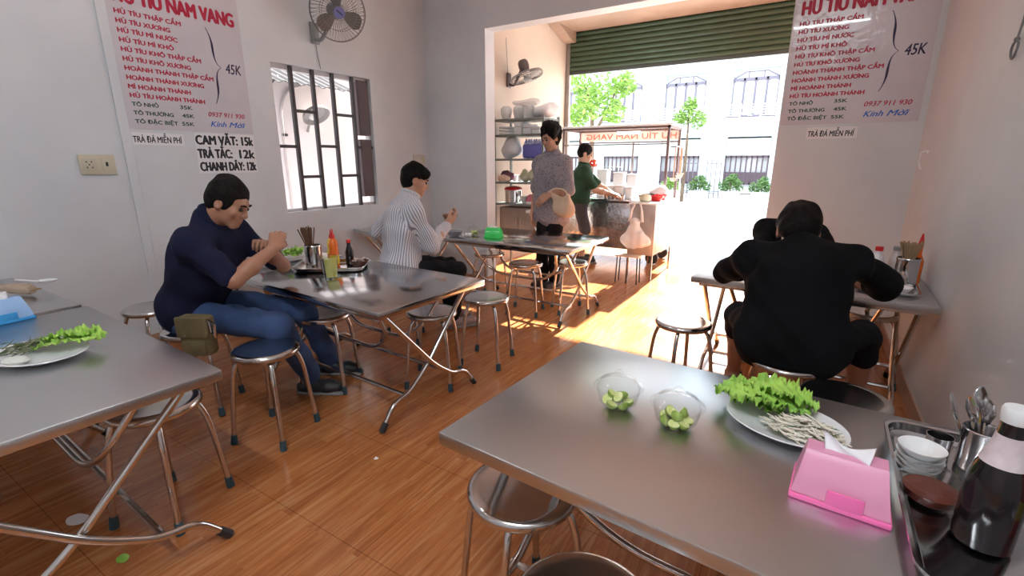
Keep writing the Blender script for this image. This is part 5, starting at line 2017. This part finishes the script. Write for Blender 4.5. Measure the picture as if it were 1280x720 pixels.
# ---- food cart
CX0, CX1, CY0, CY1 = -2.95, -1.53, 6.08, 6.66
cc = ((CX0 + CX1) / 2, (CY0 + CY1) / 2)
ct = thing('food_cart', 'steel noodle cart with glass case and sign at the shop front', 'cart', (cc[0], cc[1], 0), 0)
lw, ld = (CX1 - CX0) / 2, (CY1 - CY0) / 2
M_cartsteel = noisy('hammered_steel', (.42, .44, .46), (.62, .64, .66), 26, .22, .9, bump=.6, bump_scale=22)
MB().box((0, 0, .47), (lw * 2, ld * 2, .60), bevel=.008).build('cart_body', M_cartsteel, ct)
MB().box((0, 0, .80), (lw * 2 + .06, ld * 2 + .06, .03), bevel=.006).build('worktop', M_steel2, ct)
for sx in (-1, 1):
    for sy in (-1, 1):
        MB().box((sx * (lw - .015), sy * (ld - .015), 1.26), (.028, .028, .90)).build('post', principled('brown_frame', (.20, .14, .13), .4, .5), ct, smooth=False)
        MB().lathe([(0, -.02), (.075, -.02), (.085, -.01), (.085, .01), (.075, .02), (0, .02)], 20, c=(sx * (lw - .12), sy * (ld - .05), .085), mat=Matrix.Rotation(PI / 2, 4, 'X')).build('wheel', M_blackrub, ct)
        MB().box((sx * (lw - .12), sy * (ld - .08), .13), (.03, .03, .10)).build('wheel_fork', M_iron, ct, smooth=False)
fr = MB()
for z in (1.70,):
    for sy in (-1, 1):
        fr.box((0, sy * (ld - .015), z), (lw * 2, .03, .03))
    for sx in (-1, 1):
        fr.box((sx * (lw - .015), 0, z), (.03, ld * 2, .03))
fr.box((0, ld - .015, 1.545), (lw * 2, .02, .018))
fr.box((0, -ld + .015, 1.50), (lw * 2, .014, .014))
fr.build('top_frame', principled('brown_frame', (.20, .14, .13), .4, .5), ct, smooth=False)
MB().box((.09, ld - .018, 1.18), (.018, .018, .74)).build('mullion', principled('brown_frame', (.20, .14, .13), .4, .5), ct, smooth=False)
MB().box((0, 0, 1.725), (lw * 2 + .08, ld * 2 + .08, .02), bevel=.004).build('roof_sheet', principled('white_sheet', (.7, .7, .7), .5), ct)
MB().box((0, ld - .03, 1.625), (lw * 2 - .04, .008, .12)).build('sign_panel', principled('pale_sign_film', (.85, .68, .58), .5, 0, Transmission_Weight=.5, IOR=1.05), ct, smooth=False)
lettering(ct, principled('salmon_letters', (.75, .20, .12), .5), [('HỦ TÍU NAM VANG', 0, 0, 1.25, .075, 0, .012)], Matrix.Translation((lw - .05, ld - .022, 1.588)) @ Matrix.Rotation(PI, 4, 'Z') @ Matrix.Rotation(PI / 2, 4, 'X') @ Matrix.Translation((0, 0, -.02)) @ Matrix.Diagonal((1, 1, 22, 1)))
MB().box((-.30, 0, 1.22), (.62, .26, .008)).build('glass_shelf', film('shelf_glass', (.6, .68, .66), .6, .05), ct, smooth=False)
for x in (-.58, -.02):
    MB().box((x, 0, 1.02), (.012, .012, .40)).build('shelf_post', M_chrome, ct, smooth=False)
MB().tube([(-.05, 0, 1.655), (.26, 0, 1.655)], .018, 10).build('lamp_tube', emitter('lit_cart_tube', (1, .96, .9), 3.0), ct)
# things on the cart
r = random.Random(2)
for k in range(9):
    t = thing('tomato', 'ripe red tomato piled on the glass shelf of the cart', 'tomato', (-2.70 + .055 * (k % 3) + .02, 6.30 + .05 * ((k // 3) % 2), 1.224 + (.0 if k < 6 else .048)), 0, 'tomatoes on the cart shelf')
    MB().lathe([(0, .003), (.018, 0), (.028, .012), (.030, .026), (.024, .042), (.010, .048), (0, .045)], 18).build('fruit', principled('tomato_red', (.62, .06, .02), .25), t)
    MB().lathe([(0, .046), (.012, .047), (.004, .050), (0, .054)], 6).build('stem', M_herb, t)
for k, (x, y, h, w_) in enumerate(((-2.28, 6.22, .15, .11), (-2.15, 6.20, .16, .11), (-2.03, 6.22, .14, .10), (-2.24, 6.42, .32, .14), (-2.06, 6.44, .30, .13), (-2.48, 6.44, .36, .15))):
    soft = ['short white container at the left of the cart worktop', 'white container in the middle of the cart worktop', 'white container at the right of the cart worktop', 'tall white canister in the glass case, middle', 'tall white canister in the glass case, right', 'tall white canister in the glass case, left'][k]
    t = thing('food_container', soft, 'container', (x, y, .816), 0)
    MB().box((0, 0, h / 2), (w_, w_, h), bevel=.014, seg=3).build('container_body', principled('milky_plastic', (.72, .71, .72), .4), t)
    MB().box((0, 0, h + .008), (w_ + .008, w_ + .008, .016), bevel=.005).build('lid', M_white, t)
for k in range(3):
    q = MB().lathe([(0, 0), (.03, 0), (.042, .06), (.04, .06), (.028, .005), (0, .005)], 18).build('steel_cup', M_steel2)
    q.location = (-2.30 + .11 * k, 6.115, .816)
    tag(q, 'small grey cup at the front edge of the cart worktop, %s of three' % ('left', 'middle', 'right')[k], 'cup')
t = thing('ladle', 'ladle and pan under the hands of the cook', 'pan', (-2.66, 6.14, .816), 0)
MB().lathe([(0, 0), (.07, 0), (.085, .04), (.083, .04), (.068, .004), (0, .004)], 22).build('pan', principled('dark_pan', (.04, .04, .04), .4, .6), t)
MB().tube([(.08, -.02, .035), (.22, -.08, .07)], .008, 8).build('handle', M_black, t)
for k, (x, h) in enumerate(((-1.50, .36), (-1.44, .30), (-1.47, .33))):
    t = thing('hanging_ladle', 'long-handled ladle hanging at the right end of the cart, %s of three' % ('left', 'right', 'middle')[k], 'ladle', (x, 6.30 + .08 * k, 1.46), 0)
    MB().tube([(0, 0, 0), (.0, .0, -h)], .007, 8).build('handle', noisy('tan_wood', (.42, .25, .17), (.55, .35, .25), 20, .6), t)
    MB().lathe([(0, -.04), (.03, -.03), (.045, .0), (.042, 0), (.027, -.026), (0, -.036)], 18, c=(0, 0, -h - .01)).build('scoop', noisy('pinkish_strainer', (.5, .36, .34), (.62, .48, .46), 20, .5), t)
t = thing('ladle_rail', 'steel rail on the right post of the cart that holds the ladles', 'rail', (-1.49, 6.36, 1.47), 0)
MB().box((-.03, -.02, .0), (.10, .014, .014)).build('cross_arm', M_chrome, t, smooth=False)
MB().box((.02, .0, .0), (.014, .36, .014)).build('rail_bar', M_chrome, t, smooth=False)
MB().box((.02, .18, -.30), (.014, .014, .62)).build('rail_post', M_chrome, t, smooth=False)

# ---- side cabinet with bowls
t = thing('side_cabinet', 'steel side cabinet on legs with red bowls, right of the cart', 'cabinet', (-1.54, 5.63, 0), 0)
M_cab = noisy('brown_steel_panel', (.36, .30, .27), (.46, .40, .36), 5, .35, .5)
MB().box((0, 0, .56), (.29, .84, .56), bevel=.006).build('cabinet_body', M_cab, t)
MB().box((0, 0, .85), (.31, .86, .02), bevel=.005).build('cabinet_top', M_white, t)
for sx in (-1, 1):
    for sy in (-1, 1):
        MB().box((sx * .13, sy * .40, .14), (.022, .022, .28)).build('leg', M_chrome, t, smooth=False)
MB().box((0, -.424, .56), (.25, .008, .50), bevel=.003).build('front_panel', M_cab, t)
for k, (x, y, c, lab) in enumerate(((-1.60, 5.50, M_red, 'red plastic bowl at the front of the side cabinet'), (-1.49, 5.72, M_red, 'red plastic bowl in the middle of the side cabinet'), (-1.47, 5.48, M_red, 'red plastic bowl at the right corner of the side cabinet'),
                                (-1.63, 5.72, principled('dark_bowl', (.06, .055, .055), .3, .6), 'dark metal bowl behind the red bowls on the side cabinet'))):
    q = MB().lathe([(0, 0), (.045, 0), (.075, .045), (.080, .06), (.077, .06), (.070, .044), (.042, .005), (0, .005)], 24).build('plastic_bowl', c)
    q.location = (x, y, .861)
    tag(q, lab, 'bowl')
q = MB().lathe([(0, 0), (.04, 0), (.065, .02), (.066, .05), (.05, .075), (.02, .085), (0, .086)], 22).build('bun_pack', noisy('pale_yellow_bun', (.70, .62, .40), (.8, .74, .55), 9, .6))
q.location = (-1.55, 5.32, .861)
tag(q, 'pale yellow round bun at the front edge of the side cabinet', 'bun')
F = Field(.012)
F.ell((0, 0, .05), (.11, .14, .05), None, .03)
F.ell((-.03, .04, .09), (.08, .09, .06), None, .04)
o = link_mesh('plastic_sack', F.mesh('plastic_sack', .010, .9, 9), M_pack, None, angle=None)
o.location = (-1.54, 5.90, .866)
tag(o, 'white plastic sack heaped at the street end of the side cabinet', 'sack')
# hanging carrier bag
t = thing('carrier_bag', 'white carrier bag hanging on the front of the side cabinet', 'bag', (-1.56, 5.11, 0), 0)
F = Field(.008)
F.ell((-.01, 0, .46), (.165, .07, .09), None, .03)
F.cap((-.01, 0, .48), (-.02, 0, .64), .10, .07, k=.05, flat=((0, 1, 0), .6))
bagm = film('thin_white_film', (.85, .80, .78), .72, .35)
link_mesh('bag_body', F.mesh('bag_body', .006, 1.1, 5), bagm, t, angle=None)
for sx in (-1, 1):
    MB().tube(fillet([(sx * .07 - .015, 0, .66), (sx * .055 - .015, .01, .78), (sx * .03 - .015, .03, .845)], .03, 4), [.018, .016, .014, .012, .011, .010, .010, .009][:8], 8).build('bag_handle', bagm, t)
MB().tube([(-.015, .07, .845), (-.015, -.0, .845)], .006, 6).build('hook', M_chrome, t)
# low stool cluster standing under the bag
t = thing('low_stand', 'thin-legged low wire stand in front of the side cabinet', 'stand', (-1.60, 5.02, 0), 0)
MB().box((0, 0, .30), (.26, .14, .016), bevel=.004).build('stand_top', noisy('tan_board', (.50, .38, .28), (.6, .47, .36), 8, .5), t)
for x, y in ((-.11, -.05), (.0, -.05), (.11, -.05), (-.11, .05), (.11, .05)):
    MB().tube([(x, y, .295), (x * 1.08, y * 1.1, 0)], .007, 8).build('leg', M_iron, t)

# ================================================================== THE STREET
M_pave = noisy('pale_pavement', (.56, .53, .50), (.64, .61, .58), 1.2, .85)
M_road = noisy('worn_asphalt', (.34, .33, .33), (.42, .41, .40), 2.5, .9)
struct(MB().box((-2, YS + 2.1, -.07), (60, 4.0, .1)).build('trim_pavement', M_pave, smooth=False))
struct(MB().box((-2, YS + 8.1, -.15), (60, 8.0, .1)).build('ground', M_road, smooth=False))
struct(MB().box((-2, 20.6, -.07), (60, 9.2, .1)).build('trim_far_pavement', M_pave, smooth=False))

M_fac = noisy('pale_blue_facade', (.66, .76, .84), (.72, .81, .88), .7, .8)
M_facw = principled('white_facade_trim', (.80, .84, .88), .7)
M_frame = principled('grey_violet_frame', (.16, .15, .20), .5)
M_pane = principled('pale_window_pane', (.70, .74, .80), .12)
M_curt = noisy('sheer_curtain', (.72, .75, .80), (.82, .84, .88), 30, .9, stretch=(6, 1, .2))
M_gatep = principled('pale_green_shutter', (.62, .70, .66), .5)
M_gated = principled('dark_gate', (.10, .07, .09), .5)


def townhouse(label, xc, bay_garage):
    """one bay of the terrace opposite; origin on the ground at the middle of its front"""
    W = 2.64
    t = thing('townhouse', label, 'house', (xc, 22.0, 0), 0)
    w = MB()
    zt, z0 = 4.72, 2.95     # window opening above the balcony
    w.box((-W / 2 + .25, .15, 3.2), (.50, .30, 6.4))
    w.box((W / 2 - .25, .15, 3.2), (.50, .30, 6.4))
    w.box((0, .15, 5.6), (W - 1.0, .30, 1.6))
    w.box((0, .15, 2.55), (W - 1.0, .30, .70))
    w.build('facade', M_fac, t, smooth=False)
    MB().box((0, 4.3, 3.2), (W, 8.0, 6.4)).build('house_block', M_facw, t, smooth=False)
    MB().box((0, -.20, 2.40), (W, .60, .10)).build('canopy_ledge', M_facw, t, smooth=False)
    MB().box((0, .0, 6.45), (W, .5, .12)).build('cornice', M_facw, t, smooth=False)
    # upper window: four lights with rounded heads under a low gabled transom
    f = MB()
    ww = 1.62
    for k in range(5):
        f.box((-ww / 2 + k * ww / 4, .05, (z0 + zt - .25) / 2 + .0), (.06 if k in (0, 4) else .07, .06, zt - .25 - z0))
    f.box((0, .05, zt - .30), (ww, .06, .10))
    f.box((0, .05, z0 + .03), (ww, .06, .06))
    for k in (-1, 1):
        f.box((k * ww / 6, .05, zt - .14), (.035, .05, .24))
        f.tube([(k * ww / 2, .05, zt - .26), (k * ww / 4, .05, zt - .04)], .022, 6)
    f.box((0, .05, zt - .03), (ww / 2 + .04, .05, .03))
    for k in range(4):
        xa = -ww / 2 + (k + .5) * ww / 4
        n = 10
        poly = [(xa - ww / 8, zt - .30)] + [(xa - ww / 8 * math.cos(PI * q / n), zt - .52 + .20 * math.sin(PI * q / n)) for q in range(n + 1)] + [(xa + ww / 8, zt - .30)]
        f.prism(poly, .05, Matrix(((1, 0, 0, 0), (0, 0, -1, .08), (0, 1, 0, 0), (0, 0, 0, 1))))
    fo = f.build('window_frame', M_frame, t, smooth=False)
    for k in range(4):
        MB().box((-ww / 2 + (k + .5) * ww / 4, .12, (z0 + zt - .3) / 2), (ww / 4 - .04, .02, zt - .3 - z0)).build('pane', M_curt if k % 2 else M_pane, fo, smooth=False)
    # balcony
    MB().box((0, -.30, 2.90), (1.9, .75, .10)).build('balcony_slab', M_facw, t, smooth=False)
    bl = MB()
    for z in (3.02, 3.12, 3.22, 3.32, 3.42):
        bl.box((-.62, -.64, z), (.50, .04, .04))
        bl.box((.0, -.64, z), (.16, .04, .04))
        bl.box((.62, -.64, z), (.50, .04, .04))
    for x in (-.90, -.36, .36, .90):
        bl.box((x, -.64, 3.22), (.06, .06, .50))
    for x in (-.22, .22):
        bl.tube([(x + .13 * math.cos(a), -.64, 3.22 + .17 * math.sin(a)) for a in [k * 2 * PI / 16 for k in range(16)]], .022, 6, closed=True)
        bl.tube([(x, -.64, 3.14), (x, -.64, 3.30)], .04, 8)
    bl.build('balcony_railing', M_facw, t, smooth=False)
    dk = MB().box((0, -.60, 3.0), (1.8, .03, .07)).build('railing_base', M_frame, t, smooth=False)
    # ground floor
    MB().box((0, .05, 1.90), (1.60, .10, .72)).build('roller_blind', M_gatep, t, smooth=False)
    g = MB()
    for k in range(9):
        g.box((-.78 + k * .195, .0, .95), (.05, .05, 1.15))
    for z in (.42, 1.48):
        g.box((0, .0, z), (1.6, .05, .08))
    g.box((0, .03, .65), (1.6, .04, .45))
    g.build('gate', M_gated, t, smooth=False)
    MB().box((0, .22, .95), (1.6, .05, 1.3)).build('doorway_glass', M_pane, t, smooth=False)
    return t


for k, lab in ((-3, 'pale blue townhouse opposite, leftmost beyond the tree'), (-2, 'pale blue townhouse opposite, seen through the tree leaves'), (-1, 'pale blue townhouse opposite, with the small tree on its balcony'), (0, 'pale blue townhouse opposite, next to the right menu wall'), (1, 'pale blue townhouse opposite, hidden behind the right menu wall')):
    townhouse(lab, -2.40 + 2.64 * k, k)

# ---- plants
M_leafy = noisy('yellow_green_leaf', (.15, .30, .05), (.26, .42, .09), 9, .6, Transmission_Weight=.0)  # yellow-green is the colour of the leaves themselves
M_leafd = noisy('dark_leaf', (.05, .12, .03), (.12, .24, .06), 9, .6)
M_bark = noisy('bark', (.10, .07, .05), (.18, .13, .09), 12, .9)


def plant(name, label, cat, base, blobs, nleaf, ls, mat, trunk, seed):
    t = thing(name, label, cat, base, 0)
    r = random.Random(seed)
    f = MB()
    for k in range(nleaf):
        c, rad = blobs[r.randrange(len(blobs))]
        d = Vector((r.gauss(0, 1), r.gauss(0, 1), r.gauss(0, 1))).normalized() * rad * r.random() ** .4
        p = Vector(c) + d
        a = Vector((r.gauss(0, 1), r.gauss(0, 1), r.gauss(0, .6))).normalized()
        b = a.orthogonal().normalized()
        s = ls * r.uniform(.6, 1.2)
        v = [f.bm.verts.new(p - a * s), f.bm.verts.new(p + b * s * .42), f.bm.verts.new(p + a * s), f.bm.verts.new(p - b * s * .42)]
        f.bm.faces.new(v)
    f.build('foliage', mat, t, smooth=False)
    st = MB()
    for pts, rr in trunk:
        st.tube(pts, rr, 8)
    st.build('stem', M_bark, t)
    return t


plant('street_tree', 'leafy yellow-green street tree behind the cart, left of the houses', 'tree', (-5.0, 12.0, -.1),
      [((-.35, 0, 3.35), .42), ((.35, .2, 3.15), .42), ((.0, -.2, 2.75), .40), ((-.45, .1, 2.55), .34), ((.55, 0, 2.6), .3), ((.75, .2, 3.25), .3), ((-.2, .2, 3.0), .4)], 1500, .085, M_leafy,
      [([(0, 0, 0), (.03, 0, 1.4), (0, 0, 2.6), (-.2, 0, 3.2)], [.09, .07, .05, .02]), ([(.02, 0, 2.0), (.4, .1, 2.7), (.6, .1, 3.2)], [.05, .03, .015])], 3)
plant('street_tree', 'small yellow-green tree in front of the second house balcony', 'tree', (-3.72, 17.0, -.1),
      [((0, 0, 2.95), .34), ((-.25, 0, 2.75), .28), ((.3, 0, 2.7), .28), ((.05, 0, 3.2), .22)], 700, .075, M_leafy,
      [([(0, 0, 0), (.02, 0, 1.6), (0, 0, 2.9)], [.06, .045, .02])], 4)
for k, (x, y, h, lab) in enumerate(((-3.50, 18.6, .62, 'dark green shrub in a planter by the gate opposite, left'), (-2.45, 18.7, .72, 'dark green shrub in a planter by the gate opposite, middle'),
                                    (-1.45, 18.6, .60, 'dark green shrub beside the right menu wall, across the street'), (-4.5, 18.6, .45, 'low bright shrub across the street, nearest the cart'))):
    t = plant('potted_shrub', lab, 'shrub', (x, y, -.02), [((0, 0, .35 + h * .35), .26), ((-.22, 0, .3 + h * .25), .2), ((.22, 0, .3 + h * .25), .2), ((.05, 0, .3 + h * .62), .16)], 420, .07, M_leafd if k < 3 else M_leafy, [([(0, 0, .2), (0, 0, .6)], .02)], 20 + k)
    MB().box((0, 0, .15), (.62, .30, .30), bevel=.02).build('planter', M_facw, t)
for k, (x, lab) in enumerate(((-3.95, 'thin iron fence panel across the street, left of the shrubs'), (-3.15, 'thin iron fence panel across the street, behind the shrubs'))):
    t = thing('iron_fence', lab, 'fence', (x, 19.2, -.02), 0)
    for q in range(4):
        MB().box((-.24 + .16 * q, 0, .70), (.025, .025, 1.4)).build('picket', M_frame, t, smooth=False)
    for z in (.25, 1.25):
        MB().box((0, 0, z), (.52, .02, .03)).build('rail', M_frame, t, smooth=False)

# ---- neighbour's wall seen through the window
M_neigh = noisy('pinkish_neighbour_wall', (.74, .64, .61), (.80, .71, .68), 1.3, .8)
struct(MB().box((XL - 1.70, 3.2, 1.4), (.2, 9.0, 4.6)).build('wall_neighbour', M_neigh, smooth=False))
t = thing('awning', 'grey corrugated awning on the wall outside the window', 'awning', (XL - 1.30, 3.70, 2.17), 0)


def aw(u, v):
    return Vector(((u - .5) * .55, (v - .5) * 1.3, .16 - u * .22 + .012 * math.sin(v * 60)))


MB().grid(aw, 3, 90, .006).build('roof_sheet', principled('shade_dark_sheet_metal', (.07, .066, .068), .6), t)  # grey sheet coloured darker to stand for the shade under the eave
MB().tube([(-.24, -.3, .14), (-.24, -.3, -.15), (.1, -.3, .02)], .012, 6).build('bracket', M_iron, t)
t = thing('outdoor_lamp', 'round grey lamp on the wall outside the window', 'lamp', (XL - 1.585, 3.98, 1.83), 0)
MB().lathe([(0, 0), (.11, .0), (.15, .02), (.17, .07), (.16, .07), (.13, .03), (0, .02)], 24, c=(.16, 0, .05), mat=Matrix.Rotation(math.radians(145), 4, 'Y')).build('lamp_shade', principled('dusty_grey', (.22, .19, .18), .6), t)
MB().ball((.13, 0, .01), .06, 2).build('bulb', principled('dull_bulb', (.6, .55, .5), .3), t)
MB().tube(fillet([(0, 0, -.18), (.03, 0, -.12), (.10, 0, .0)], .05, 4), .015, 8).build('lamp_arm', principled('dusty_grey', (.22, .19, .18), .6), t)
t = thing('drain_pipe', 'thin pipe running down the wall outside the window', 'pipe', (XL - 1.582, 3.66, 1.5), 0)
MB().tube(fillet([(0, 0, -1.2), (0, -.02, .4), (.0, .10, .62), (.0, .34, .70)], .1, 5), .016, 8).build('pipe_run', principled('pale_pipe', (.50, .42, .40), .5), t)
MB().box((.0, -.0, .1), (.03, .06, .03)).build('clamp', M_iron, t, smooth=False)
